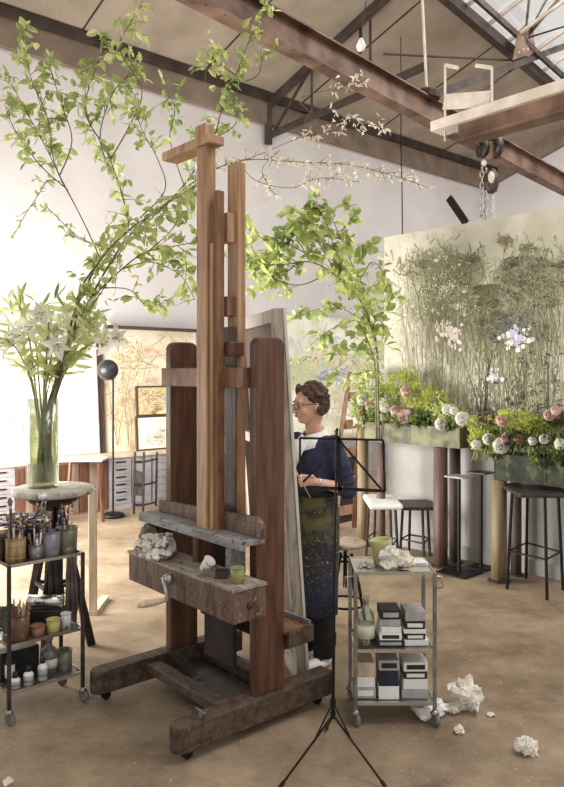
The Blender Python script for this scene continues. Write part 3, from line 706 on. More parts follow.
# bottom shelf
zb = .16-.004
for i, (x, y, h, lb, m_) in enumerate(((.05,.05,.05,'white capped tube standing leftmost on the left trolley bottom shelf',WHITE),(.115,.045,.065,'white bottle second from left on the bottom shelf',WHITE),(.19,.05,.085,'white bottle third from left on the bottom shelf',WHITE),(.055,.13,.13,'dark bottle with white label behind the leftmost white tube',BLACKC))):
    c = LW(x,y,zb); t_ = empty('paint_bottle', c, lb, 'bottle')
    MB().lathe([(0,0),(.024,0),(.024,h*.8),(.012,h),(0,h)], (0,0,0), 16).build('bottle_body', m_, t_, True)
    MB().lathe([(.014,h),(.014,h+.025),(0,h+.025)], (0,0,0), 12).build('cap', BLACKC, t_, True)
    MB().lathe([(.0245,h*.2),(.0245,h*.7)], (0,0,0), 16).build('paper_label', WHITE if m_ is BLACKC else SILVERC, t_, True)
bottle(LW(.26,.13,zb), .045, .17, 'grey stoneware bottle at the centre of the left trolley bottom shelf', PEW)
cup('glass_jar', LW(.33,.10,zb), .04, .10, GRT, 'greenish jar at the right end of the left trolley bottom shelf', cat='jar')
box_thing('tool_case', LW(.12,.2,zb), .2, .08, .14, BLACKC, 'black case at the back of the left trolley bottom shelf', LR)
# dark rag hanging at the right end
def drape(pts, w, m, label, name='hanging_cloth', th=.01, cols=10, seed=1, side=(1,0,0)):
    # hanging strip: pts = top->bottom centres with widths
    sd = Vector(side).normalized(); nn = sd.cross(Vector((0,0,1)))
    mb = MB(); rows = len(pts)
    for (p, ww) in pts:
        for j in range(cols+1):
            u = j/cols-.5; mb.v.append(Vector(p)+sd*u*ww+nn*(.018*math.sin(u*17+seed+p[2]*6)))
    for i in range(rows-1):
        for j in range(cols): k = i*(cols+1)+j; mb.f.append((k,k+1,k+cols+2,k+cols+1))
    c = Vector(pts[0][0]); rel(mb, c); o = mb.build(name, m, None, True); o.location = c
    s = o.modifiers.new('thick','SOLIDIFY'); s.thickness = th
    return tag(o, label, 'cloth')
CLD = mat('charcoal_cloth', (52,56,50), (84,86,76), 10, rough=.9)
p0 = LW(.36,.29,.74); drape([(p0,.05),(p0-Vector((0,0,.08)),.08),(p0-Vector((0,0,.18)),.10),(p0-Vector((0,0,.24)),.12)], 0, CLD, 'charcoal green cloth hanging at the back right of the left trolley')
p0 = LW(.43,.22,.73); drape([(p0,.04),(p0-Vector((0,0,.12)),.06),(p0-Vector((0,0,.28)),.08),(p0-Vector((0,0,.42)),.05)], 0, mat('plum_cloth',(96,78,82),(140,116,112),9,rough=.9), 'mauve grey cloth hanging over the right end of the left trolley', seed=3)

# ------------------------------------------------------------------ sculptor's stand with vase
ZV = 4.4; cv = P(53,487,ZV); hz = cv.z; c = Vector((cv.x, ZV, 0))
STONE = mat('stone_top', (178,168,150), (214,206,190), 12, rough=.6, c3=(120,110,96), s3=22, lo3=.6, hi3=.7)
t_ = empty('sculpture_stand', c, 'round stone-topped stand carrying the tall glass vase at left', 'table')
MB().lathe([(0,hz-.04),(.235,hz-.04),(.24,hz-.03),(.24,hz-.005),(.235,hz),(0,hz)], (0,0,0), 36).build('stone_top', STONE, t_, True)
MB().lathe([(0,hz-.10),(.12,hz-.10),(.19,hz-.042),(0,hz-.042)], (0,0,0), 24).build('collar', BEAMD, t_, True)
MB().box(-.035,.035,-.035,.035,.25,hz-.09).build('column', BLACK, t_)
for k in range(3):
    an = k*2*PI/3+.6; MB().beam((math.cos(an)*.03,math.sin(an)*.03,hz-.1),(math.cos(an)*.24,math.sin(an)*.24,0), .03, .05).build('leg', DARKM, t_)
    a2 = an+2*PI/3; MB().beam((math.cos(an)*.14,math.sin(an)*.14,.42),(math.cos(a2)*.14,math.sin(a2)*.14,.42), .02, .02).build('brace', DARKM, t_)
# pale plank standing by it
q = G(93,615)
t_ = empty('wooden_plank', q, 'pale round-topped plank standing upright beside the sculpture stand', 'plank')
zt3 = P(91,488,q.y).z
mb = MB(); pts = [(-.028,0),(.028,0),(.026,zt3-.03),(.015,zt3-.005),(-.01,zt3),(-.03,zt3-.03)]
n = 6; mb.add([(x,-.015,z) for x,z in pts]+[(x,.015,z) for x,z in pts], [tuple(range(n)), tuple(reversed(range(n,2*n)))]+[(i,(i+1)%n,n+(i+1)%n,n+i) for i in range(n)]); mb.build('board', PALEW, t_, bevel=.004)
MB().box(-.03,.03,-.02,.35,0,.03).build('base_bar', PALEW, t_)
# vase
vb = Vector((P(43,480,ZV).x, ZV, hz)); VR = .092; VH = .54
t_ = empty('glass_vase', vb, 'tall clear glass cylinder vase half full of greenish water', 'vase')
MB().lathe([(0,0),(VR,0),(VR,VH),(VR-.004,VH),(VR-.004,.02),(0,.02)], (0,0,0), 40).build('glass_cylinder', GLASS, t_, True)
MB().lathe([(0,.022),(VR-.006,.022),(VR-.006,VH*.82),(0,VH*.82)], (0,0,0), 32).build('water', WATER, t_, True)

# ------------------------------------------------------------------ branches
def grow(mbS, mbL, pts, r0, r1, dens, L, twig=.16, hang=.35, start=.3, spread=1, W=.58):
    pts = smoothline(pts, 5); n = len(pts)
    mbS.tube(pts, [r0+(r1-r0)*i/(n-1) for i in range(n)], 6)
    tot = sum((pts[i+1]-pts[i]).length for i in range(n-1)); acc = 0
    for i in range(n-1):
        seg = pts[i+1]-pts[i]; acc += seg.length; t = acc/tot
        if t < start: continue
        k = dens*seg.length; k = int(k)+(1 if R(0,1) < k-int(k) else 0)
        for _ in range(k):
            p = pts[i].lerp(pts[i+1], R(0,1)); d = (rv()+seg.normalized()*.5+Vector((0,0,.15))).normalized(); l = twig*R(.35,1.25)*(1.2-.5*t)
            e1 = p+d*l*.5+rv()*l*.08; e2 = p+d*l-Vector((0,0,hang*l*.4))
            mbS.tube([p,e1,e2], [.0022,.0016,.001], 4, False)
            nl = random.choice((3,4,5))
            for j in range(nl):
                q = p.lerp(e1, R(.4,1)) if j < 2 else e1.lerp(e2, (j-1)/max(1,nl-2)); dd_ = (d*.6+rv()*.9*spread-Vector((0,0,hang))).normalized()
                ll = L*R(.55,1.2); mbL.leaf(q, dd_, rv()+Vector((0,-.5,.7)), ll, ll*W, .1)
def branch(name, lines, label, cat, r, dens, L, mS, mL, org, group=None, **k):
    a, b = MB(), MB()
    for i, ln in enumerate(lines):
        pp = [P(*q) for q in ln]
        grow(a, b, pp, r if i == 0 else r*.5, .002, dens, L, **k)
    t = empty(name, org, label, cat, group)
    rel(a, org).build('woody_stem', mS, t, True); rel(b, org).build('leaves', mL, t, hide=True)
    return t
random.seed(21)
z = ZV; vin = Vector((vb.x, vb.y, vb.z+.03))
GB = 'leafy branches in the tall glass vase'
branch('leafy_branch', [[(36,474,z),(46,440,z),(60,378,z),(72,320,z),(85,290,z),(100,260,z-.05),(125,233,z-.1),(155,212,z-.1),(185,192,z-.15),(208,178,z-.15)],
  [(100,258,z),(85,225,z),(62,180,z),(42,140,z+.1),(20,100,z+.1),(5,70,z+.1)], [(75,205,z),(55,165,z),(48,120,z),(30,75,z),(22,30,z)], [(60,175,z),(72,140,z),(60,100,z),(48,60,z)], [(68,190,z),(40,165,z),(15,130,z+.1),(5,105,z)]],
  'long leafy branch arching up and left against the white wall', 'branch', .009, 36, .07, BARK, LEAFP, vin, GB, start=.45)
branch('leafy_branch', [[(52,472,z),(50,430,z),(57,385,z+.05),(74,330,z),(80,290,z),(110,248,z+.05),(128,228,z),(122,195,z),(108,155,z),(88,118,z),(85,80,z)],
  [(118,185,z),(100,140,z),(112,95,z+.1),(128,75,z),(140,60,z)], [(110,160,z),(130,125,z),(142,90,z),(120,50,z-.1),(132,20,z),(142,5,z)], [(100,140,z),(85,110,z),(95,70,z),(110,40,z)], [(140,218,z),(165,190,z),(158,160,z),(140,125,z),(135,95,z)]],
  'branch with pale green leaves rising straight up left of the easel', 'branch', .009, 36, .07, BARK, LEAFP, vin, GB, start=.5)
branch('leafy_branch', [[(40,472,z),(40,440,z),(54,385,z),(85,310,z),(105,285,z),(140,255,z),(165,248,z),(192,243,z-.1),(215,240,z+.3)],
  [(120,270,z),(150,262,z),(180,275,z+.1),(195,300,z)], [(150,250,z),(170,232,z+.1),(180,215,z),(196,205,z+.2)], [(100,288,z),(130,290,z),(150,310,z+.2),(165,300,z)], [(165,248,z),(185,260,z+.2),(185,285,z+.2)]],
  'low leafy branch bending right behind the easel mast', 'branch', .007, 24, .068, BARK, LEAF, vin, GB, start=.3)
branch('leafy_branch', [[(48,472,z),(47,440,z),(56,385,z),(90,300,z),(130,235,z+.1),(180,190,z+.3),(212,140,z+.3),(222,110,z+.3),(238,70,z+.3),(252,35,z+.3),(272,6,z+.3)],
  [(222,108,z+.3),(205,80,z+.3),(215,50,z+.3)], [(232,85,z+.3),(258,75,z+.3),(262,50,z+.3)], [(185,188,z+.3),(170,140,z+.3),(175,110,z+.3),(165,90,z+.3)], [(210,140,z+.3),(235,125,z+.3),(240,100,z+.3)], [(235,75,z+.3),(215,62,z+.3),(205,70,z+.3)]],
  'tallest leafy branch, reaching past the easel head to the ceiling', 'branch', .008, 32, .07, BARK, LEAF, vin, GB, start=.62)
branch('blossom_branch', [[(44,472,z),(44,440,z),(55,385,z),(100,280,z),(160,210,z+.1),(205,175,z+.3),(245,160,z+.3),(300,162,z+.3),(350,165,z+.3),(395,176,z+.3),(428,188,z+.3)],
  [(245,160,z+.3),(270,150,z+.3),(300,138,z+.3),(340,130,z+.3)], [(240,162,z+.3),(255,180,z+.3),(290,188,z+.3),(320,178,z+.3),(358,182,z+.3)], [(300,138,z+.3),(310,112,z+.3),(330,108,z+.3),(350,120,z+.3),(388,128,z+.3)], [(310,112,z+.3),(300,100,z+.3),(318,92,z+.3),(345,88,z+.3),(368,78,z+.3)], [(280,150,z+.3),(262,170,z+.3),(275,195,z+.3)]],
  'long thin twig of dry cream blossoms reaching right past the mast', 'branch', .005, 55, .042, BARK, BLOSS, vin, GB, start=.55, twig=.09, W=.4)
branch('budding_twig', [[(50,472,z),(48,440,z),(50,380,z),(90,310,z),(118,258,z),(80,238,z),(55,215,z),(45,205,z)], [(90,243,z),(70,235,z),(60,225,z)], [(48,180,z),(25,215,z),(14,235,z)], [(62,182,z),(48,180,z),(40,190,z)]],
  'sparse budding twig with tiny leaves drooping at far left', 'branch', .004, 18, .036, BARK, LEAFP, vin, GB, start=.3, twig=.07)
# overhanging sprig in the ceiling corner
# lilies
def lily(c, d, label, size=.085):
    size *= 1.25
    t = empty('lily_bloom', c, label, 'lily', 'white lilies in the tall vase')
    d = Vector(d).normalized(); a1 = d.orthogonal().normalized(); a2 = d.cross(a1); mb = MB()
    for k in range(6):
        an = k*PI/3+R(-.1,.1); o = a1*math.cos(an)+a2*math.sin(an); s_ = size*(1 if k%2 else .92); sd = d.cross(o)
        rows = []
        for i in range(6):
            u = i/5; cen = d*(s_*(.75*u-.25*u*u*u))+o*(s_*(.12+.85*u*u)); w = s_*.30*math.sin(PI*(.12+.85*u))*(1 if k%2 else .8)
            rows.append((cen-sd*w+d*.006, cen-d*.004, cen+sd*w+d*.006))
        b0 = len(mb.v)
        for r_ in rows: mb.v += list(r_)
        for i in range(5):
            for j in range(2): k_ = b0+i*3+j; mb.f.append((k_,k_+1,k_+4,k_+3))
    mb.build('petals', WHITEP, t, True, hide=True)
    mb = MB()
    for k in range(5):
        an = k*1.256; o = a1*math.cos(an)+a2*math.sin(an); mb.tube([(0,0,0), d*size*.5+o*size*.12, d*size*.8+o*size*.22], .0015, 4)
        mb.ell(d*size*.8+o*size*.22, .005,.003,.005, 6, 4)
    mb.build('stamens', OLIVE, t)
    return t
random.seed(31)
def vary(px, py, dz=.18): return P(px, py, z+R(-dz,dz))
spots = [(58,343),(70,337),(84,345),(102,345),(90,330),(22,335),(34,326),(50,330),(12,345),(66,322),(44,312),(98,318),(112,338)]
lw = ['lily facing out, {}']
wh = ['lowest in the middle of the bunch','just above the lowest bloom','right of the middle, drooping','rightmost low bloom beside the black ball','upper right of the bunch','low at the left','left of centre','at the centre','leftmost bloom by the frame edge','just above centre','upper left of centre','top right near the arching branch','farthest right of all']
for (px,py), w_ in zip(spots, wh):
    c = vary(px,py,.14); lily(c, Vector(((px-50)/50,-1,R(-.5,.3))), 'open white lily in the tall vase, '+w_, R(.07,.095))
mbS, mbL = MB(), MB()
for i in range(11):
    px = 6+i*10; c = vary(px+R(-4,4), R(305,345)); base = vb+Vector((R(-.05,.05),R(-.05,.05),.03)); mouth = vb+Vector(((c.x-vb.x)*.25, R(-.05,.05), VH+.02))
    if abs(mouth.x-vb.x) > .07: mouth.x = vb.x+math.copysign(.07, mouth.x-vb.x)
    pl_ = smoothline([base, mouth, mouth.lerp(c,.5)+Vector((0,0,.08)), c], 4); mbS.tube(pl_, .006, 6)
    for k in range(22):
        p = mouth.lerp(c, R(.1,1))+Vector((0,0,.05)); d = Vector((R(-1,1),R(-1,.6),R(-.2,1))); l_ = R(.07,.16); mbL.leaf(p, d, rv(), l_, l_*.26, .1)
for i in range(46):
    c = vary(R(0,112), R(298,345)); d = Vector((R(-1,1),R(-.8,.5),R(.1,1))); l_ = R(.08,.15); mbL.leaf(c, d, rv(), l_, l_*.28, .1)
t_ = empty('lily_foliage', vin, 'bunch of green lily stems and narrow leaves filling the tall vase', 'foliage')
rel(mbS, vin).build('stems', STEMG, t_, True); rel(mbL, vin).build('leaves', LEAFW, t_, hide=True)
mb = MB()
for i in range(12):
    c = vary(R(12,105), R(292,322)); d = Vector((R(-.6,.6),R(-.5,.3),1)).normalized(); mb.tube([c, c+d*.03, c+d*.07, c+d*.10], [.003,.011,.01,.002], 8)
rel(mb, vin).build('buds', LEAFP, t_, True)

# right-hand leafy branches (standing behind the easel, in the left planter end)
random.seed(41)
zr = 6.3; rb = P(379,440,6.75)
GR = 'leafy branches behind the painter'
branch('leafy_branch', [[(379,440,6.75),(378,400,6.7),(376,345,6.6),(360,300,6.5),(335,275,zr),(310,262,zr),(280,265,zr),(250,262,zr),(235,250,zr)],
  [(340,280,zr),(320,245,zr),(305,225,zr),(290,215,zr)], [(320,262,zr),(290,245,zr),(262,238,zr),(245,222,zr)], [(300,262,zr),(275,280,zr),(255,290,zr)], [(330,272,zr),(300,285,zr),(270,275,zr),(248,240,zr)], [(345,285,zr),(335,250,zr),(325,220,zr),(312,208,zr)], [(310,262,zr),(295,240,zr),(275,255,zr)]],
  'bright leafy branch spreading left behind the easel top', 'branch', .012, 28, .105, BARK, LEAF, rb, GR, start=.35, twig=.22, W=.72)
branch('leafy_branch', [[(377,440,6.85),(377,400,6.8),(377,350,6.7),(368,300,6.6),(350,260,6.5),(335,225,zr),(325,205,zr)],
  [(360,280,6.5),(372,262,zr),(385,275,zr),(394,298,zr)], [(350,258,6.5),(365,245,zr),(372,255,zr)], [(340,232,6.4),(352,218,zr),(346,205,zr)], [(366,285,6.5),(350,275,zr),(335,262,zr)], [(345,240,6.4),(318,232,zr),(300,212,zr),(318,202,zr)]],
  'leafy branch with dark round leaves hanging right toward the floral canvas', 'branch', .011, 24, .105, BARK, LEAF, rb+Vector((.02,.1,0)), GR, start=.45, twig=.2, W=.72)
branch('leafy_branch', [[(376,440,6.65),(376,400,6.6),(374,360,6.5),(360,325,6.5),(345,310,6.4),(315,310,6.4),(290,320,6.4)],
  [(365,335,6.4),(378,320,6.4),(384,328,6.4)], [(355,320,6.4),(330,330,6.4),(310,345,6.4)], [(374,360,6.4),(352,350,6.4),(325,355,6.4)], [(374,350,6.4),(385,335,6.3)], [(372,370,6.4),(350,375,6.4),(335,370,6.4)]],
  'lower leafy branch hanging above the painter\'s head', 'branch', .008, 18, .095, BARK, LEAF, rb-Vector((.02,.1,0)), GR, start=.3, twig=.16, W=.72)
# ------------------------------------------------------------------ partition with the floral canvas
random.seed(51)
PR = P(560,580,F*EYE/208); pd = Vector((-.6875,.726,0)).normalized(); pn = Vector((-pd.y, -pd.x*-1, 0)); pn = Vector((-.726,-.6875,0)).normalized()
PWL = PR+pd*1.792; PW0 = PR-pd*1.0
PWM = mat('partition_grey', (156,152,148), (172,168,162), 2, rough=.85)
mb = MB(); mb.hexa([PW0, PWL, PWL-pn*.1, PW0-pn*.1]+[p+Vector((0,0,3.0)) for p in (PW0,PWL,PWL-pn*.1,PW0-pn*.1)])
o = solo('partition_panel', mb, PWM, 'freestanding pale grey partition behind the planters, carrying the floral canvas', 'partition', loc=PWL)
mb = MB(); a, b = PW0+pn*.008, PWL+pn*.008; mb.beam(a+Vector((0,0,.06)), b+Vector((0,0,.06)), .014, .12); rel(mb, PWL).build('skirting', PWM, o)
cl = PWL+pd*.02+pn*.03; cr_ = PW0+pn*.03; CT = 3.075; CBm = 1.12
CANV = mat('painting_ground_green', (172,166,146), (198,192,172), 1.6, rough=.8, c3=(158,154,128), s3=2.5, lo3=.5, hi3=.75)
t_ = empty('floral_canvas', cl+Vector((0,0,CBm)), 'huge pale green canvas painted with wild flowers, on the partition', 'painting')
mb = MB(); mb.hexa([cr_+Vector((0,0,CBm)), cl+Vector((0,0,CBm)), cl-pn*.028+Vector((0,0,CBm)), cr_-pn*.028+Vector((0,0,CBm)), cr_+Vector((0,0,CT)), cl+Vector((0,0,CT)), cl-pn*.028+Vector((0,0,CT)), cr_-pn*.028+Vector((0,0,CT))])
rel(mb, t_.location).build('canvas', CANV, t_)
def onplane(px, py, p0, n):
    d = Vector(((px-CX)/F, 1, -(py-HY)/F)); o_ = Vector((0,0,EYE)); k = (p0-o_).dot(n)/d.dot(n); return o_+d*k
class Painter:
    def __init__(s, p0, n, root, ax): s.p0 = p0; s.n = n; s.root = root; s.ax = ax; s.l = {}; s.k = 0
    def Q(s, px, py):
        p = onplane(px, py, s.p0, s.n); s.k += 1; return p+s.n*(.001+.0015*((s.k*.618)%1))
    def pt(s, px, py): return onplane(px, py, s.p0, s.n)
    def stroke(s, m, pts, w0, w1=None):
        w1 = w1 if w1 is not None else w0*.4; mb = s.l.setdefault(m, MB()); s.k += 1; off = s.n*(.001+3e-7*s.k); b0 = len(mb.v); n = len(pts)
        for i, p in enumerate(pts):
            t = (pts[min(i+1,n-1)]-pts[max(i-1,0)]).normalized(); sd = t.cross(s.n); w = w0+(w1-w0)*i/(n-1)
            mb.v += [p+off+sd*w, p+off-sd*w]
        for i in range(n-1): k = b0+2*i; mb.f.append((k,k+1,k+3,k+2))
    def dab(s, m, p, r, n=6, asp=1):
        mb = s.l.setdefault(m, MB()); s.k += 1; off = s.n*(.001+3e-7*s.k); b0 = len(mb.v); up = Vector((0,0,1)); a0 = R(0,6)
        ca, sa_ = math.cos(a0), math.sin(a0)
        for k in range(n):
            an = 2*PI*k/n; x = r*math.cos(an)*R(.7,1.2); y = r*asp*math.sin(an)*R(.7,1.2); mb.v.append(p+off+s.ax*(x*ca-y*sa_)+up*(x*sa_+y*ca))
        mb.f.append(tuple(range(b0,b0+n)))
    def done(s, names):
        for m, mb in s.l.items(): rel(mb, s.root.location).build(names.get(m.name, 'painted_strokes'), m, s.root, hide=True)['kind'] = 'stuff'
pg = {k: mat('paint_'+k, v, rough=.8) for k, v in dict(olive=(112,108,72), moss=(86,86,58), dark=(58,54,46), sage=(146,142,104), lime=(164,168,96), cream=(226,222,198), blush=(218,198,196), lilac=(176,172,196), slate=(96,98,110), ochre=(196,160,96), gold=(214,184,120), brown=(124,92,62), sand=(226,206,166), green=(160,176,116), sky=(196,206,212), rose=(226,202,196)).items()}
pt = Painter(cl, pn, t_, pd)
HZ = mat('paint_haze', (160,156,130), rough=.8); HZ2 = mat('paint_haze_light', (170,165,142), rough=.8); HZ3 = mat('paint_haze_dark', (132,128,104), rough=.8)
def haze(cx, cy, rx, ry, n, ms, r=(.012,.035)):
    for i in range(n):
        x = cx+random.gauss(0,rx*.5); y = cy+random.gauss(0,ry*.5); a_ = R(-1,1)*(1.3 if i%3 else .4)+PI/2; l_ = R(2,7)
        pt.stroke(random.choice(ms), [pt.pt(x-l_*math.cos(a_),y-l_*math.sin(a_)), pt.pt(x+R(-1,1),y), pt.pt(x+l_*math.cos(a_),y+l_*math.sin(a_))], R(*r)*.4, R(*r)*.15)
for c_ in ((445,275,42,26,1300),(534,280,38,30,1500),(425,310,26,30,420),(460,335,44,50,500),(512,335,44,34,1100),(540,390,30,40,200)): haze(*c_, [HZ,HZ2,HZ,HZ3,HZ2])
for c_ in ((512,328,38,18,1000),(535,275,34,18,600),(445,265,34,12,500)): haze(*c_, [HZ3,pg['olive'],HZ3], (.008,.022))
def stems(pt, x0, x1, n, ytop, ybot, ms, w=.004):
    for i in range(n):
        xb_ = R(x0,x1); xt = xb_+R(-22,22); yt = R(*ytop); pts = []
        for k in range(7): u = k/6; pts.append(pt.pt(xb_+(xt-xb_)*u**1.6+2*math.sin(u*5+i), ybot+(yt-ybot)*u))
        pt.stroke(random.choice(ms), pts, w*R(.5,1.3))
stems(pt, 405,562, 190, (255,380), 440, [pg['olive'],pg['sage'],HZ,HZ3,HZ3], .0028)
stems(pt, 480,550, 34, (270,340), 440, [pg['dark'],pg['moss'],pg['olive'],HZ3], .004)
stems(pt, 478,490, 5, (335,350), 440, [pg['dark'],pg['moss']], .007)
def umbel(cx, cy, rx, ry, n, ms, r=(.004,.013), strokes=.5):
    for i in range(int(n*1.5)):
        a_ = R(0,2*PI); k = math.sqrt(R(0,1)); x = cx+rx*k*math.cos(a_); y = cy+ry*k*math.sin(a_); m_ = random.choice(ms)
        if R(0,1) < strokes: p = pt.pt(x,y); pt.stroke(m_, [p, pt.pt(x+R(-4,4), y+R(2,6))], R(*r)*.35)
        else: pt.dab(m_, pt.pt(x,y), R(*r)*.55)
O, Mo, Dk, Sg, Li, Cr = pg['olive'],pg['moss'],pg['dark'],pg['sage'],pg['sage'],HZ2
Cr = HZ2
umbel(448,268,32,12,230,[O,Mo,Sg,Sg,Cr]); umbel(442,290,34,22,420,[O,Mo,Sg,Sg,Cr,Li]); umbel(425,305,18,16,160,[O,Sg,Mo]); umbel(468,258,14,4,60,[O,Mo]); umbel(462,278,24,5,90,[Li,Cr,O])
umbel(487,293,16,9,150,[O,Mo,Dk,Cr]); umbel(534,268,27,12,260,[O,Mo,Sg,Dk]); umbel(532,290,30,24,460,[O,Mo,Sg,Dk,Sg]); umbel(558,276,10,12,80,[Cr,Sg,Mo]); umbel(506,240,7,7,40,[Sg,O]); umbel(528,246,7,4,36,[Mo,O]); umbel(508,262,6,5,40,[Mo,O])
umbel(512,330,36,16,420,[Dk,Mo,pg['slate'],Dk,O]); umbel(500,345,26,12,160,[Mo,Sg,O]); umbel(460,330,30,26,240,[Sg,O,Cr]); umbel(420,340,22,30,120,[Sg,Cr,Sg]); umbel(450,380,36,30,160,[Sg,O,Cr]); umbel(500,400,34,26,220,[O,Mo,Sg,Dk]); umbel(535,380,24,30,110,[Mo,O,Dk],strokes=.9)
Cr = pg['cream']
def flower(cx, cy, n, sp, ms, r):
    for i in range(n): pt.dab(random.choice(ms), pt.pt(cx+random.gauss(0,sp), cy+random.gauss(0,sp*.8)), r*R(.6,1.2), 8)
flower(450,332,40,6,[Cr,pg['blush'],pg['blush'],Cr],.022); flower(443,328,12,4,[Cr],.02); flower(455,342,10,4,[pg['blush'],Cr],.02)
flower(516,338,40,7,[pg['lilac'],pg['lilac'],Cr,pg['blush']],.026); flower(493,377,16,4,[pg['lilac'],pg['blush']],.02); flower(497,383,4,2,[Dk],.016); flower(513,399,12,4,[Dk,Mo],.02); flower(473,257,8,6,[O,Mo],.012)
def head(x, y, s_, ms):      # one painted umbel on its stem
    yb_ = y+R(30,80); xb__ = x+R(-10,10); m_ = random.choice(ms); c_ = pt.pt(x, y+s_*1.6)
    pt.stroke(random.choice([HZ3,pg['olive']]), [pt.pt(xb__,yb_), pt.pt((x+xb__)/2+R(-2,2),(y+yb_)/2), c_], .0035, .002)
    for k in range(9):
        u = k/8*2-1; e_ = pt.pt(x+u*s_*1.6, y+abs(u)**2*s_*.7); pt.stroke(m_, [c_, e_], .002, .0015)
        for q_ in range(5): pt.dab(random.choice(ms), pt.pt(x+u*s_*1.6+R(-1.6,1.6), y+abs(u)**2*s_*.7+R(-1.4,1.4)), R(.005,.011), 5, R(.5,1))
random.seed(58)
for i in range(46): head(446+random.gauss(0,16), R(256,312), R(3,6), [O,Mo,HZ3,HZ3,pg['sage'],Cr])
for i in range(46): head(533+random.gauss(0,14), R(252,310), R(3,6.5), [O,Mo,HZ3,Mo,pg['sage'],Dk])
for i in range(18): head(R(480,500), R(285,320), R(2.5,5), [Mo,Dk,O])
for x_, y_ in ((473,256),(505,238),(528,247),(412,272),(424,262)): head(x_, y_, 4.5, [O,Mo,HZ3])
for i in range(500):
    x, y = 512+random.gauss(0,15), 328+random.gauss(0,8); pt.stroke(random.choice([Dk,Mo,pg['slate'],HZ3]), [pt.pt(x,y), pt.pt(x+R(-5,5),y+R(-4,4))], R(.003,.007), .002)
for i in range(40):
    x, y = R(510,562), R(350,425); pt.stroke(random.choice([Mo,Dk]), [pt.pt(x,y), pt.pt(x+R(4,10), y+R(-2,4))], .006, .001)
Crm = pg['cream']
flower(450,332,34,6,[Crm,pg['blush'],pg['blush'],Crm],.02); flower(516,337,40,7,[pg['lilac'],pg['lilac'],Crm],.022)
pt.done({})

# planters on columns
def planter(p0, p1, half, zb_, zt_, label, m, cols, lab_extra=None):
    d = (p1-p0).normalized(); nn = Vector((-d.y,d.x,0)); c = (p0+p1)/2; c.z = zb_
    t = empty('trough_planter', c, label, 'planter', None, math.atan2(d.y,d.x)); L_ = (p1-p0).length/2
    mb = MB(); th = .012
    mb.box(-L_,L_,-half,half,0,th); mb.box(-L_,L_,-half,-half+th,th,zt_-zb_); mb.box(-L_,L_,half-th,half,th,zt_-zb_); mb.box(-L_,-L_+th,-half,half,th,zt_-zb_); mb.box(L_-th,L_,-half,half,th,zt_-zb_); mb.box(-L_*.02,L_*.02,-half-.004,-half,0,zt_-zb_)
    mb.build('trough', m, t); MB().box(-L_+th,L_-th,-half+th,half-th,th,(zt_-zb_)*.8).build('soil', mat('soil',(40,32,26),(60,50,40),20,rough=.95), t)
    return t, d, nn
MOSS = mat('mossy_trough', (64,60,40), (120,114,74), 9, rough=.6, bump=.3, c3=(122,122,72), s3=8, lo3=.52, hi3=.66)
MOSSD = mat('dark_mossy_trough', (34,38,28), (64,68,46), 12, rough=.8, bump=.4, c3=(84,90,52), s3=14, lo3=.55, hi3=.68)
dl = Vector((.6875,-.726,0)).normalized()
m1 = Vector((.726,.6875,0)).normalized()
def online(n_, px):     # point with m1.p = n_ seen in column px
    a_ = (px-CX)/F; Y = n_/(m1.x*a_+m1.y); return Vector((a_*Y, Y, 0))
A0, A1 = online(5.53,372), online(5.53,468)
p1r, d1, n1 = planter(A0, A1, .125, 1.055, 1.235, 'mossy glass-fronted trough planter on columns, left of the two', MOSS, None)
B0, B1 = online(5.47,502), online(5.47,610)
p2r, d2, n2 = planter(B0, B1, .125, .835, 1.05, 'dark mossy trough planter nearer the right edge, lower of the two', MOSSD, None)
def column(px, py, ztop, r, m, label):
    g = G(px, py); t = empty('column', g, label, 'column', 'wooden columns under the planters')
    MB().lathe([(r,0.015),(r*1.02,.3),(r,ztop)], (0,0,0), 20).build('shaft', m, t, True); MB().lathe([(0,0),(r*1.5,0),(r*1.5,.008),(r*1.02,.016),(0,.016)], (0,0,0), 20).build('base_ring', DARKM, t, True)
REDC = mat('reddish_column', (84,58,50), (112,82,70), 5, (6,6,.5), .6); YELC = mat('yellow_column', (116,94,60), (146,122,84), 5, (6,6,.5), .6); DRKC = mat('dark_column', (66,52,44), (92,74,62), 5, (6,6,.5), .6)
column(440.5,566,1.05,.062,REDC,'reddish brown round column under the right end of the left planter'); column(455,562,1.05,.05,DRKC,'dark column just behind the reddish one under the left planter')
column(499,581,.83,.062,YELC,'yellow ochre round column under the left end of the lower planter'); column(516,575,.83,.045,DRKC,'dark column directly behind the yellow ochre column')
column(381,556,1.05,.04,REDC,'slim red-brown column under the left end of the left planter'); column(363,545,1.5,.055,YELC,'tall yellowish column behind the music stand desk')
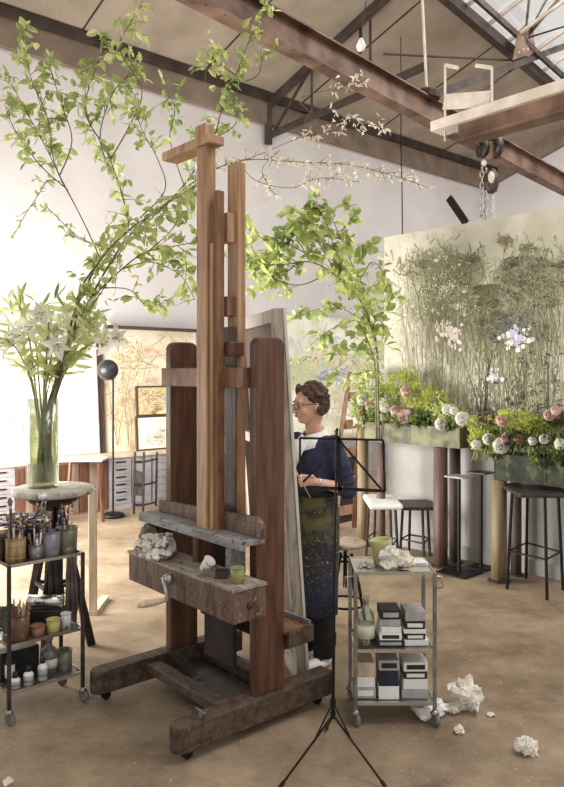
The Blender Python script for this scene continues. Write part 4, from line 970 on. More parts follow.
# flowers
def rose_mesh(mb, c, r, d):
    d = Vector(d).normalized(); a1 = d.orthogonal().normalized(); a2 = d.cross(a1)
    for lay, (k, rr, op) in enumerate(((3,.35,.15),(4,.6,.4),(5,.85,.75),(6,1.0,1.15))):
        for i in range(k):
            an = 2*PI*i/k+lay*.7; o_ = a1*math.cos(an)+a2*math.sin(an); sd = d.cross(o_); b0 = len(mb.v)
            for u in range(4):
                for w_ in (-1,-.5,0,.5,1):
                    uu = u/3; wid = r*rr*.85*math.sin(PI*(.2+.6*uu))
                    mb.v.append(c+d*(r*(-.5+uu*1.3*(1-.25*op)))+o_*(r*rr*(.35+.65*math.sin(uu*PI*.5)*(.6+.4*op)))*(1-.25*abs(w_)**2)+sd*w_*wid)
            for u in range(3):
                for j in range(4): k_ = b0+u*5+j; mb.f.append((k_,k_+1,k_+6,k_+5))
def rose(px, py, Y, r, m, label, group):
    c = P(px,py,Y); t = empty('rose', c, label, 'rose', group); r *= 1.12; d = Vector((R(-.4,.4),-1,R(.0,.5)))
    mb = MB(); rose_mesh(mb, Vector((0,0,0)), r, d); mb.build('petals', m, t, True, hide=True)
    MB().tube([Vector((0,0,0)), Vector((0,.04,-.05)), Vector((R(-.03,.03),.08,-.14))], .004, 5).build('stem', STEMG, t)
    return t
random.seed(61)
def bush(mbL, c, rx, ry, rz, n, L, W=.5, down=0):
    for i in range(n):
        v = rv(); k = R(.35,1)**.5; p = c+Vector((v.x*rx*k, v.y*ry*k, v.z*rz*k)); d = (v+rv()*.8-Vector((0,0,down))).normalized(); l_ = L*R(.6,1.25); mbL.leaf(p, d, rv()+Vector((0,-.5,.5)), l_, l_*W, .1)
def foliage(name, specs, org, label, m):
    mb = MB()
    for px,py,Y,rx,ry,rz,n,L,W in specs: bush(mb, P(px,py,Y), rx, ry, rz, n, L, W)
    st = MB()
    for px,py,Y,rx,ry,rz,n,L,W in specs:
        e_ = P(px,py,Y)
        for k in range(5): st.tube([Vector((e_.x+R(-.05,.05), e_.y+R(-.03,.03), org.z-.05)), e_+Vector((R(-rx,rx),R(-ry,ry),R(0,rz)))*.8], .004, 5)
    t = empty(name, org, label, 'plant'); rel(mb, org).build('leaves', m, t, hide=True); rel(st, org).build('stems', STEMG, t)
o1 = (A0+A1)/2+Vector((0,0,1.2)); o2 = B0.lerp(B1,.5)+Vector((0,0,1.02))
ya = lambda px: online(5.50,px).y
yb2 = lambda px: online(5.44,px).y
foliage('lime_foliage', [(402,385,ya(402),.16,.12,.12,520,.028,.5),(418,395,ya(418),.16,.12,.12,520,.028,.5),(434,400,ya(434),.14,.12,.10,380,.028,.5),(408,374,ya(408),.10,.1,.08,220,.026,.5)], o1, 'frothy lime green foliage mounded in the left planter', LEAFL)
foliage('light_foliage', [(370,385,ya(372),.12,.12,.16,240,.06,.6),(362,410,ya(366),.10,.12,.16,200,.06,.6),(385,400,ya(385),.14,.12,.14,240,.055,.6),(450,412,ya(450),.14,.10,.06,190,.045,.6),(462,420,ya(462),.08,.1,.05,120,.045,.6)], o1+Vector((-.05,0,0)), 'loose light green leaves spilling from the left planter', LEAFP)
foliage('dark_foliage', [(385,418,ya(385),.14,.12,.08,180,.05,.55),(410,420,ya(410),.2,.12,.06,240,.05,.55),(432,420,ya(432),.2,.12,.05,240,.05,.55),(455,425,ya(455),.12,.12,.05,130,.05,.55)], o1+Vector((.05,0,0)), 'deep green leaves along the rim of the left planter', LEAFD)
foliage('lime_foliage', [(482,425,yb2(482),.12,.10,.09,260,.035,.5),(478,440,yb2(480),.08,.1,.08,180,.035,.5),(515,418,yb2(515),.16,.10,.07,420,.032,.5),(530,425,yb2(530),.14,.1,.06,260,.032,.5)], o2, 'yellow-green foliage mounded in the lower right planter', LEAFL)
foliage('dark_foliage', [(500,440,yb2(500),.14,.12,.08,240,.045,.55),(525,438,yb2(525),.2,.12,.07,300,.045,.55),(552,430,yb2(552),.18,.12,.1,340,.045,.55),(545,458,yb2(545)-.1,.12,.03,.07,150,.04,.55),(565,450,yb2(565)-.05,.1,.08,.12,200,.045,.55),(500,452,yb2(500)-.08,.08,.04,.05,80,.04,.55)], o2+Vector((.05,0,0)), 'dark green leaves trailing over the lower right planter', LEAFD)
foliage('bronze_foliage', [(555,418,yb2(555),.08,.08,.05,120,.045,.5),(488,418,yb2(488),.08,.08,.05,90,.04,.5)], o2+Vector((0,.05,0)), 'bronze brown leaves at the back of the lower right planter', mat('leaf_bronze',(84,56,48),(130,96,76),9,rough=.5,trans=.3))
g1 = 'roses in the left planter'; g2 = 'roses in the lower right planter'
for px,py,r,m_,lb in ((362,400,.05,WHITEP,'white rose at the far left end of the left planter'),(358,420,.04,WHITEP,'small cream rose hanging lowest at the left of the left planter'),(369,404,.035,PINKP,'blush rose beside the far left white rose'),(406,392,.05,PINKP,'pink rose under the lime foliage peak of the left planter'),(396,412,.055,PINKP,'big blush rose in the centre of the left planter'),(405,417,.06,PINKP,'largest pale pink rose low at the centre of the left planter'),(396,420,.04,WHITEP,'white rose tucked between the two big blush roses'),(385,408,.045,WHITEP,'white rose left of the big blush rose'),(441,424,.05,WHITEP,'white rose low at the right of the left planter'),(447,410,.04,WHITEP,'small white rose high at the right of the left planter'),(462,419,.055,WHITEP,'full white rose at the right end of the left planter'),(454,411,.032,WHITEP,'little white bud between the small and the full white rose')):
    rose(px,py,ya(px)-.13,r,m_,lb,g1)
for px,py,r,m_,lb in ((508,439,.052,ROSEP,'deep pink rose in the lower right planter'),(501,446,.058,WHITEP,'large white rose below the deep pink rose'),(488,439,.045,WHITEP,'white rose left of the deep pink rose'),(502,421,.045,PINKP,'blush rose above the deep pink rose'),(476,445,.036,WHITEP,'small white rose at the far left of the lower planter'),(532,441,.032,WHITEP,'small round white rose right of the deep pink rose'),(544,439,.034,WHITEP,'round pale rose second from the right in the lower planter'),(559,444,.04,WHITEP,'cream rose nearest the right edge of the photo'),(549,415,.04,PINKP,'pale pink rose high at the right of the lower planter'),(555,411,.034,PINKP,'highest blush rose beside the bronze leaves'),(518,439,.035,mat('peach_petal',(206,160,130),(226,190,160),9,rough=.5),'peach rose touching the deep pink rose')):
    rose(px,py,yb2(px)-.13,r,m_,lb,g2)

# ------------------------------------------------------------------ small pedestal tables and stools
def pedestal(px, py, hpx, Y, s_, label, side):
    g = G(px, py); t = empty('pedestal_table', g, label, 'table', 'small steel pedestals by the partition', .75); h = P(px,hpx,g.y).z
    MB().box(-s_,s_,-s_,s_,0,.012).build('base_plate', BLACK, t); MB().tube([(0,0,.01),(0,0,h)], .016, 10).build('post', BLACK, t)
    MB().box(-.09,.09,-.09,.09,h,h+.01).build('table_top', DARKM if side else mat('pale_plate',(150,142,134),(180,172,164),9,rough=.4), t)
pedestal(459,573,477,0,.145,'steel pedestal with a pale top and square base plate, between the planters',0)
pedestal(481,568,473,0,.095,'dark steel pedestal farther back between the two planters',1)
def stool(foots, seat_h, seat, label, m, seatm, ring_h, name='bar_stool', round_=False, cushion=False):
    c = sum((G(*f) for f in foots), Vector())/len(foots); c.z = 0
    t = empty(name, c, label, 'stool'); tops = []
    for f in foots:
        g = G(*f)-c; tp = Vector((g.x*.82, g.y*.82, seat_h)); MB().tube([g, tp], .013, 8).build('leg', m, t); tops.append((g, tp))
    mb = MB(); n = len(tops); k = ring_h/seat_h
    for i in range(n):
        a_ = tops[i][0].lerp(tops[i][1], k); b_ = tops[(i+1)%n][0].lerp(tops[(i+1)%n][1], k); mb.tube([a_, b_], .008, 6)
    mb.build('footrest', m, t)
    mb = MB(); sx = max(abs(tp.x) for g, tp in tops)+.03; sy = max(abs(tp.y) for g, tp in tops)+.03
    mb.box(-sx,sx,-sy,sy,seat_h,seat_h+(.05 if cushion else .03)); mb.build('seat', seatm, t, bevel=.02 if cushion else .008)
    return t
stool([(507,589),(547,600),(563,590),(526,578)], .77, None, 'tall dark metal bar stool at right in front of the lower planter', BLACK, mat('stool_seat_dark',(40,34,32),(66,58,54),14,rough=.4), .30)
stool([(400,557),(424,563),(430,556),(409,552)], .47, None, 'dark backless stool half hidden behind the right trolley', DARKM, DARKM, .17)
stool([(366,556),(392,566),(398,558),(374,549)], .49, None, 'stool with a white cushion behind the right trolley', DARKM, mat('white_cushion',(226,220,214),(240,236,230),8,rough=.8), .17, cushion=True)
# round adjustable stool beside the painter
Ys = 4.75; c = Vector((P(345,540,Ys).x, Ys, 0)); hs = P(345,541,Ys).z
t_ = empty('swivel_stool', c, 'round wooden swivel stool with ring footrests beside the painter', 'stool')
MB().lathe([(0,hs-.03),(.13,hs-.03),(.137,hs-.02),(.137,hs-.006),(.13,hs),(0,hs)], (0,0,0), 32).build('seat', mat('stool_wood_worn',(166,146,122),(196,178,152),8,rough=.55,c3=(120,104,88),s3=20,lo3=.58,hi3=.68), t_, True)
MB().tube([(0,0,.3),(0,0,hs-.03)], .014, 10).build('screw_post', BLACK, t_); 
for k in range(4):
    an = k*PI/2+.5; e_ = Vector((math.cos(an),math.sin(an),0)); MB().tube([e_*.05+Vector((0,0,hs-.09)), e_*.11+Vector((0,0,.30)), e_*.17], .011, 8).build('leg', BLACK, t_)
for r_, z_ in ((.135,.20),(.065,hs-.12)): MB().tube([(math.cos(a_)*r_, math.sin(a_)*r_, z_) for a_ in [2*PI*i/28 for i in range(29)]], .008, 6, False).build('ring', BLACK, t_)

# ladder and boards behind the painter
def rail(p, q, w, h, m, name, t): rel(MB().beam(p, q, w, h, (0,1,0)), t.location).build(name, m, t)
LB = mat('ladder_wood', (126,88,60), (160,120,88), 5, (6,6,1), .6)
g = P(335,532,7.75); g.z = 0
t_ = empty('folding_ladder', g, 'old wooden folding steps leaning behind the painter', 'ladder')
rail(P(326,533,7.7), P(350,372,8.1), .05, .04, LB, 'rail', t_); rail(P(354,528,7.75), P(362,372,8.1), .05, .04, WOODR, 'rail', t_)
for k in range(5): u = .12+k*.18; rail(P(326,533,7.7).lerp(P(350,372,8.1),u), P(354,528,7.75).lerp(P(362,372,8.1),u), .10, .025, LB, 'step', t_)
rel(MB().hexa([P(338,524,7.85),P(356,520,7.9),P(356,520,7.93),P(338,524,7.88),P(345,450,8.0),P(358,450,8.05),P(358,450,8.08),P(345,450,8.03)]), g).build('dark_board', mat('dark_board',(50,40,34),(78,64,54),6,rough=.6), t_)

# ------------------------------------------------------------------ counter along the wall with canvases
CD = 8.15; CH = .65
x_l = 1.5; x_r = 9.6
def pw(px, dist):   # point on the plane at distance dist, pixel column px
    a_ = (px-CX)/F; Y = dist/(V.x*a_+V.y); return Vector((a_*Y, Y, 0))
def ub(px, dist): return pw(px, dist).dot(U)
CT_ = mat('counter_top_wood', (196,170,140), (220,198,170), 6, rough=.5)
o = MB().box(x_l,x_r,CD-.03,DA-.01,CH,CH+.04).build('worktop', CT_); o.rotation_euler.z = ROT; tag(o, 'long pale wooden worktop along the white wall, carrying the canvases', 'worktop')
CABG = mat('cabinet_grey', (142,136,140), (162,156,158), 5, rough=.6); CABB = mat('cabinet_brown', (120,92,76), (146,118,98), 4, (6,6,1), .6)
cab = [(ub(-20,CD),ub(16,CD),'grey flat-file drawer cabinet under the worktop at the far left edge','d'),(ub(16,CD),ub(58,CD),'brown plank-fronted cabinet under the worktop behind the vase stand','p'),(ub(58,CD),ub(108,CD),'brown slatted cabinet under the worktop left of the black floor lamp','p'),(ub(108,CD),ub(132,CD),'narrow grey cabinet of six drawers behind the black lamp pole','d'),(ub(132,CD),ub(152,CD),'grey plain-door cabinet behind the dark frame stand','b'),(ub(152,CD),ub(200,CD),'grey six-drawer cabinet directly left of the easel posts','d'),(ub(200,CD),x_r,'long grey cabinet continuing behind the easel','b')]
for xa, xb_, lb, ty in cab:
    org = BW(xa, CD, 0); t = empty('storage_cabinet', org, lb, 'cabinet', 'cabinets under the long worktop', ROT); w_ = xb_-xa
    MB().box(.005,w_-.005,.0,.55,.0,CH-.002).build('carcass', CABG if ty != 'p' else CABB, t)
    if ty == 'd':
        for k in range(6):
            z0 = .07+k*.094; dw = MB().box(.02,w_-.02,-.012,0,z0,z0+.085).build('drawer', CABG, t); MB().box(w_*.3,w_*.7,-.03,-.012,z0+.045,z0+.06).build('handle', BLACK, dw)
    elif ty == 'p':
        n_ = 5
        for k in range(n_): MB().box(w_*k/n_+.008,w_*(k+1)/n_-.008,-.015,0,.03,CH-.03).build('plank', CABB if k%2 else WOODR, t)
    else: MB().box(.02,w_-.02,-.014,0,.06,CH-.03).build('door', CABG, t)
# canvases leaning on the wall
def wallpic(px0, px1, ytop_h, dist, m, label, thick=.03, frame=None, fw=.035, zb_=CH+.04, lean=.12, name='canvas_painting'):
    a_ = ub(px0, dist); b_ = ub(px1, dist); org = BW(a_, dist, zb_); t = empty(name, org, label, 'painting', None, ROT); w_ = b_-a_; h_ = ytop_h-zb_
    def Q(x, y, zz): return Vector((x, y+lean*zz/h_, zz))
    def slab(x0,x1,z0,z1,y0,y1): return MB().hexa([Q(x0,y0,z0),Q(x1,y0,z0),Q(x1,y1,z0),Q(x0,y1,z0),Q(x0,y0,z1),Q(x1,y0,z1),Q(x1,y1,z1),Q(x0,y1,z1)])
    slab(fw if frame else 0, w_-(fw if frame else 0), fw if frame else 0, h_-(fw if frame else 0), 0, thick).build('canvas', m, t)
    if frame:
        for x0,x1,z0,z1 in ((0,fw,0,h_),(w_-fw,w_,0,h_),(fw,w_-fw,0,fw),(fw,w_-fw,h_-fw,h_)): slab(x0,x1,z0,z1,-.008,thick).build('frame_bar', frame, t)
    nrm = (Matrix.Rotation(ROT,3,'Z') @ Vector((0,-1,lean/h_))).normalized()
    return t, org, nrm
def paint(tri): t, org, nrm = tri; return Painter(org, nrm, t, U)
def flush(p, t):     # strokes are built in the rotated frame of their painting
    for m, mb in p.l.items(): rel(mb, t.location, t.rotation_euler.z).build('painted_strokes', m, t, hide=True)['kind'] = 'stuff'
PW_ = mat('painting_white', (236,232,222), (246,243,236), 2, rough=.8)
PY_ = mat('painting_cream', (232,222,196), (246,240,224), 2.5, rough=.8, c3=(224,196,140), s3=3, lo3=.55, hi3=.7)
PO_ = mat('painting_ochre', (226,206,172), (240,228,202), 3, rough=.8, c3=(204,164,112), s3=4, lo3=.52, hi3=.66)
h_of = lambda px, py, dist: EYE-(py-HY)/F*pw(px,dist).y
random.seed(71)
def fl(pt_, x0,x1,y0,y1,n,ms,w=(.003,.008),l=10):
    for i in range(n):
        x, y = R(x0,x1), R(y0,y1); a_ = R(0,2*PI); pt_.stroke(random.choice(ms), [pt_.pt(x,y), pt_.pt(x+l*.5*math.cos(a_)+R(-1,1), y+l*.5*math.sin(a_)), pt_.pt(x+l*math.cos(a_), y+l*math.sin(a_))], R(*w))
for k_ in ('ochre','gold','brown','green','sand','sage','lime','olive','slate'):
    c_ = dict(ochre=(214,186,136),gold=(226,202,152),brown=(168,138,104),green=(188,198,156),sand=(230,212,180),sage=(196,198,164),lime=(202,208,140),olive=(168,166,126),slate=(158,162,170))[k_]; pg[k_] = mat('pale_'+k_, c_, rough=.8)
tr = wallpic(-40, 54, h_of(30,325,8.5), 8.42, PY_, 'cream canvas with yellow wild plants, behind the vase at far left'); q = paint(tr)
fl(q,-10,50,345,385,130,[pg['gold'],pg['sand'],pg['ochre'],pg['green']],(.006,.014)); stems(q,5,45,16,(350,380),430,[pg['gold'],pg['ochre'],pg['green']],.006); fl(q,-10,50,418,445,90,[pg['ochre'],pg['gold'],pg['brown'],pg['green']],(.006,.016),8); fl(q,10,30,395,405,8,[pg['green'],pg['lime']],(.01,.015),8); flush(q, tr[0])
tr = wallpic(57, 100, h_of(80,335,8.4), 8.38, PW_, 'almost blank white canvas between the vase and the black floor lamp', frame=GREYWOOD, fw=.015); q = paint(tr)
fl(q,66,82,412,425,14,[pg['green'],pg['sky']],(.012,.02),8); fl(q,70,95,375,382,8,[pg['green'],pg['sky']],(.01,.02),8); flush(q, tr[0])
MB_ = mat('dark_frame_wood',(56,40,34),(84,64,54),6,(6,6,1),.5)
tr = wallpic(100.5, 106, h_of(103,325,8.5), 8.40, MB_, 'dark brown framed canvas edge standing between the white and the ochre canvases')
tr = wallpic(107, 200, h_of(150,329,8.5), 8.44, PO_, 'large ochre landscape of bare shrubs on the worktop left of the easel', frame=None); q = paint(tr)
fl(q,110,138,340,425,520,[pg['ochre'],pg['brown'],pg['gold'],pg['ochre']],(.004,.010),6); stems(q,112,140,22,(340,380),445,[pg['brown'],pg['ochre'],pg['gold']],.006)
for i in range(26):
    x, y = R(125,195), R(335,375); q.stroke(random.choice([pg['brown'],pg['ochre'],pg['gold']]), [q.pt(x,y), q.pt(x+R(-14,14),y+R(4,16)), q.pt(x+R(-22,22),y+R(6,30))], R(.004,.009))
fl(q,130,195,335,385,70,[pg['green'],pg['gold'],pg['sand']],(.005,.012),8); flush(q, tr[0])
o = MB().hexa([Vector((v)) for v in [BW(ub(107,8.43),8.43,h_of(107,328,8.43)),BW(ub(200,8.43),8.43,h_of(107,328,8.43)),BW(ub(200,8.43),8.75,h_of(107,328,8.43)),BW(ub(107,8.43),8.75,h_of(107,328,8.43)),BW(ub(107,8.43),8.43,h_of(107,328,8.43)+.04),BW(ub(200,8.43),8.43,h_of(107,328,8.43)+.04),BW(ub(200,8.43),8.75,h_of(107,328,8.43)+.04),BW(ub(107,8.43),8.75,h_of(107,328,8.43)+.04)]]).build('picture_rail', MB_); tag(o, 'dark wooden rail above the ochre landscape', 'rail')
zl = CH+.04
tr = wallpic(137, 172, h_of(150,416,8.3), 8.30, mat('painting_pale_still',(236,224,200),(246,238,222),3,rough=.8), 'small pale canvas with a dried flower, lower of the pair left of the easel', frame=MB_, fw=.02, lean=.03); q = paint(tr)
fl(q,155,168,430,442,60,[pg['ochre'],pg['brown'],pg['sand']],(.004,.01),5); fl(q,142,168,434,441,12,[pg['brown'],pg['sky']],(.003,.006),10); flush(q, tr[0])
hlow = h_of(150,416,8.3)
tr = wallpic(137, 172, h_of(150,386,8.3), 8.34, mat('painting_gold_landscape',(220,180,110),(238,214,160),4,rough=.8,c3=(170,120,60),s3=6,lo3=.55,hi3=.65), 'small golden landscape standing on top of the pale framed canvas', frame=MB_, fw=.02, zb_=hlow, lean=.03); q = paint(tr)
fl(q,140,170,388,400,60,[pg['brown'],pg['ochre'],pg['green']],(.006,.012),8); fl(q,140,170,403,408,20,[pg['ochre'],pg['brown']],(.005,.01),9); flush(q, tr[0])
tr = wallpic(283, 392, h_of(340,318,8.5), 8.44, mat('painting_garden',(222,222,202),(242,240,228),2.2,rough=.8,c3=(196,204,150),s3=2.6,lo3=.5,hi3=.62), 'wide pale garden landscape behind the painter\'s head'); q = paint(tr)
fl(q,285,388,352,378,300,[pg['green'],pg['lime'],pg['gold'],pg['sand'],pg['olive']],(.012,.03),9); fl(q,285,330,335,350,60,[pg['sky'],pg['rose'],pg['cream']],(.02,.04),14); fl(q,290,330,362,385,120,[pg['green'],pg['lime'],pg['sage']],(.012,.03),8); fl(q,318,345,368,382,26,[pg['slate'],pg['sky'],pg['lilac']],(.02,.035),10); fl(q,320,385,385,430,120,[pg['rose'],pg['sand'],pg['green'],pg['sage']],(.015,.03),10); flush(q, tr[0])

# ball floor lamp
g = G(113,517); t_ = empty('floor_lamp', g, 'black floor lamp with a ball head standing before the canvases', 'lamp')
hb_ = P(107,370,g.y).z
MB().lathe([(0,0),(.135,0),(.135,.03),(.12,.045),(0,.045)], (0,0,0), 28).build('base', BLACK, t_, True); MB().tube([(0,0,.04),(0,0,hb_-.1)], .013, 8).build('pole', BLACK, t_)
MB().ell((-.06,0,hb_), .125,.125,.125, 24, 16).build('ball_shade', mat('ball_shade_black',(36,36,40),(44,44,48),9,rough=.35), t_, True)
# little white-topped side table
g1_ = [G(67,520),G(103,522),G(97,512),G(70,508)]
c = sum(g1_, Vector())/4; t_ = empty('side_table', c, 'small white-topped side table in front of the worktop', 'table'); hh = P(82,460,c.y).z
for p in g1_: pp = p-c; MB().beam(pp, (pp.x*.8,pp.y*.8,hh), .03, .03).build('leg', WOODR, t_)
MB().box(-.25,.25,-.17,.17,hh,hh+.02).build('table_top', WHITE, t_)
# dark frame stand by the drawers
g = G(148,516); t_ = empty('display_stand', g, 'dark ladder-like metal stand in front of the drawers', 'stand')
for px, pyb in ((134,514),(143,518),(156,506)):
    rel(MB().beam(G(px,pyb), P(px+1,452,G(px,pyb).y), .025, .025), g).build('upright', BLACK, t_)
for py in (462,485,505): rel(MB().beam(P(134.5,py,G(134,514).y), P(143.5,py,G(143,518).y), .02, .03), g).build('rung', BLACK, t_); rel(MB().beam(P(143.5,py,G(143,518).y), P(156.5,py-3,G(156,506).y), .02, .02), g).build('side_bar', BLACK, t_)
rel(MB().hexa([P(134.5,495,G(134,514).y),P(143.5,497,G(143,518).y),P(143.5,497,G(143,518).y+.02),P(134.5,495,G(134,514).y+.02),P(134.5,470,G(134,514).y),P(143.5,472,G(143,518).y),P(143.5,472,G(143,518).y+.02),P(134.5,470,G(134,514).y+.02)]), g).build('panel', DARKM, t_)

# floor papers
def litter(px, py, r, seed, label, flat=.55, m=PAPER):
    g = G(px,py); solo('crumpled_paper', crumple(g, r, seed, flat, 30, 20, .7, 2.6), m, label, 'paper', 'crumpled papers on the floor', loc=g)
litter(465,708,.075,31,'largest crumpled white paper on the floor, right of the trolley',1.0); litter(452,712,.04,33,'small crumpled paper touching the largest one on the floor')
litter(459,733,.022,35,'tiny crumpled scrap on the floor below the largest paper',.8); litter(527,754,.045,37,'lone crumpled paper at the lower right of the floor',.8)
litter(428,714,.085,39,'white cloth-like crumple under the right trolley',.35,WHITE); litter(8,784,.02,41,'scrap of white paper at the bottom left corner',.5)
solo('paint_flake', crumple(G(491,716), .02, 44, .4, 12, 8), RAG, 'grey smear of dried paint on the floor right of the papers', 'scrap', loc=G(491,716))
# ------------------------------------------------------------------ the painter
random.seed(81)
FA = math.atan2(-.66,-.75); Yp = 4.27; RB = Vector(((314-282)/F*Yp, Yp, 0))
pr = empty('person', RB, 'painter in navy jacket, glasses and paint-spattered apron, looking left beside the leaning canvas', 'person', None, FA)
SKIN = mat('skin', (214,158,132), (230,182,156), 9, rough=.5)
SKIN.node_tree.nodes['Principled BSDF'].inputs['Subsurface Weight'].default_value = .1
SKIN.node_tree.nodes['Principled BSDF'].inputs['Subsurface Radius'].default_value = (.02,.01,.005)
def remesh(o, v, sm=6, f=.5):
    m = o.modifiers.new('remesh','REMESH'); m.mode = 'VOXEL'; m.voxel_size = v; m.use_smooth_shade = True
    s = o.modifiers.new('smooth','SMOOTH'); s.iterations = sm; s.factor = f
    return o
HR = Matrix.Rotation(-.30, 3, 'Z') @ Matrix.Rotation(.10, 3, 'Y')     # head turned a bit to her right, dipped
HC = Vector((.035, 0, 1.525))
def H(x, y, z): return HC+HR @ Vector((x,y,z))
mb = MB()
# skull, face, jaw, nose, lips, brow, ears
mb.ell(H(-.012,0,.022), .095,.073,.092, 24, 16, HR); mb.ell(H(.022,0,-.025), .068,.058,.085, 20, 14, HR); mb.ell(H(.05,0,-.078), .032,.034,.026, 14, 10, HR)
mb.ell(H(.062,0,.03), .026,.05,.035, 14, 10, HR)
mb.tube([H(.083,0,.022),H(.098,0,-.004),H(.112,0,-.024),H(.098,0,-.034)], [.009,.011,.013,.01], 10)
for s_ in (-1,1):
    mb.ell(H(.098,s_*.011,-.028), .009,.008,.007, 8, 6); mb.ell(H(.078,s_*.035,.028), .014,.026,.007, 10, 6, HR); mb.ell(H(.062,s_*.04,-.028), .024,.02,.022, 12, 8, HR)
    mb.ell(H(-.008,s_*.074,-.006), .017,.007,.03, 12, 8, HR)
mb.ell(H(.086,0,-.052), .014,.024,.010, 12, 8, HR)
mb.tube([H(-.03,0,-.05),(0.01,0,1.42),(-.005,0,1.36),(-.01,0,1.30)], [.052,.048,.052,.08], 18)
# torso, legs under clothes keep the figure whole
mb.loft([(0,0,.86,.09,.14),(0,0,.98,.09,.125),(0,0,1.10,.10,.13),(0,0,1.22,.105,.145),(-.005,0,1.31,.075,.135),(-.005,0,1.35,.05,.06)], 20)
for s_ in (-1,1):
    mb.tube([(0,s_*.07,.90),(.005,s_*.075,.66),(0,s_*.075,.48),(-.01,s_*.075,.28),(0,s_*.075,.08),(0.0,s_*.075,.05)], [.085,.075,.055,.05,.034,.034], 14)
    mb.tube([(-.03,s_*.075,.035),(.05,s_*.08,.03),(.13,s_*.085,.02)], [.03,.032,.02], 12)
LS, LE, LWr = Vector((-.005,.165,1.305)), Vector((-.05,.225,1.045)), Vector((.135,.165,1.10))
RS, RE, RWr = Vector((-.005,-.165,1.305)), Vector((-.02,-.225,1.06)), Vector((.18,-.12,1.12))
def arm(S_, E_, W_, palm, fdir, side):
    mb.tube([S_, S_.lerp(E_,.5), E_], [.038,.036,.03], 14); mb.tube([E_, E_.lerp(W_,.35), W_], [.034,.034,.023], 14)
    fd = Vector(fdir).normalized(); sd = Vector(side).normalized(); nn = fd.cross(sd).normalized()
    pc = W_+fd*.045; rot = Matrix((fd, sd, nn)).transposed(); mb.ell(pc, .046,.036,.016, 14, 10, rot); mb.tube([W_-fd*.01, W_+fd*.03], [.022,.024], 12)
    for k, ln in enumerate((.066,.074,.07,.056)):
        b0 = pc+fd*.03+sd*(.027-.018*k); k1 = b0+fd*ln*.42-nn*.006; k2 = k1+(fd*.55-nn*.85).normalized()*ln*.34; k3 = k2+(-nn*.9-fd*.3).normalized()*ln*.26
        mb.tube([b0-fd*.015, k1, k2, k3], [.0092,.009,.0082,.0068], 8)
    t0 = W_+fd*.02+sd*.02; t1 = t0+(fd*.6+sd*.6-nn*.4).normalized()*.034; t2 = t1+(fd*.9-nn*.5).normalized()*.028; mb.tube([t0,t1,t2], [.012,.0105,.008], 8)
    return pc+fd*.03-nn*.03, nn, fd, sd
hold, nn_, fd_, sd_ = arm(LS, LE, LWr, None, (.9,-.35,.18), (.15,.2,1))
hold2, *_ = arm(RS, RE, RWr, None, (.9,.2,.3), (-.1,-.3,1))
remesh(mb.build('body', SKIN, pr, True), .0042, 4, .5)
# jacket, open at the neck with sleeves pushed to the elbow
NAVY = mat('navy_jacket', (42,44,78), (58,60,98), 14, rough=.85, bump=.2)
mb = MB()
mb.loft([(0,0,.98,.115,.155),(0,0,1.05,.115,.15),(0,0,1.12,.122,.152),(0,0,1.22,.128,.165),(-.005,0,1.29,.105,.168),(-.01,0,1.33,.075,.125),(-.015,0,1.352,.058,.075)], 28)
for S_, E_, W_ in ((LS,LE,LWr),(RS,RE,RWr)):
    mb.tube([S_+Vector((0,-.03*math.copysign(1,S_.y),.0)), S_.lerp(E_,.45), E_, E_.lerp(W_,.22)], [.06,.058,.052,.048], 16)
    mb.ell(S_+Vector((0,-.01*math.copysign(1,S_.y),-.01)), .062,.062,.062, 14, 10); mb.ell(E_, .056,.056,.056, 14, 10)
    for k in range(3): q_ = S_.lerp(E_,.5+.17*k); mb.tube([q_, q_+(E_-S_)*.05], [.064,.054], 14)
jk = remesh(mb.build('jacket', NAVY, pr, True), .006, 3, .4)
# white collar and shirt front
mb = MB(); SH = mat('white_shirt', (232,228,226), (244,241,238), 12, rough=.8)
mb.add([(.118,-.055,1.325),(.1,.06,1.325),(.138,.028,1.22),(.142,-.012,1.15),(.136,-.045,1.22)], [(0,1,2,4),(4,2,3)])
s = mb.build('shirt_front', SH, pr, True); so = s.modifiers.new('t','SOLIDIFY'); so.thickness = .012; so.offset = 1
mb = MB()
for sg in (-1,1):
    rows = []
    for i in range(9):
        u = i/8; an = PI*(1-u)*.93+.05; x = .005+.068*math.cos(PI-an) if False else -.062*math.cos(u*PI)*1.0; y = sg*.066*math.sin(u*PI*.95+.08)
        z_ = 1.385-.05*u; x += .012*u
        o_ = Vector((x, y, 0)).normalized()
        rows.append((Vector((x,y,z_+.012)), Vector((x,y,z_))+o_*.022+Vector((0,0,-.018)), Vector((x,y,z_))+o_*(.036+.03*u)+Vector((0,0,-.045-.035*u*u))))
    b0 = len(mb.v)
    for r_ in rows: mb.v += list(r_)
    for i in range(8):
        for j in range(2): k = b0+i*3+j; mb.f.append((k,k+1,k+4,k+3))
s = mb.build('collar', SH, pr, True); so = s.modifiers.new('t','SOLIDIFY'); so.thickness = .005
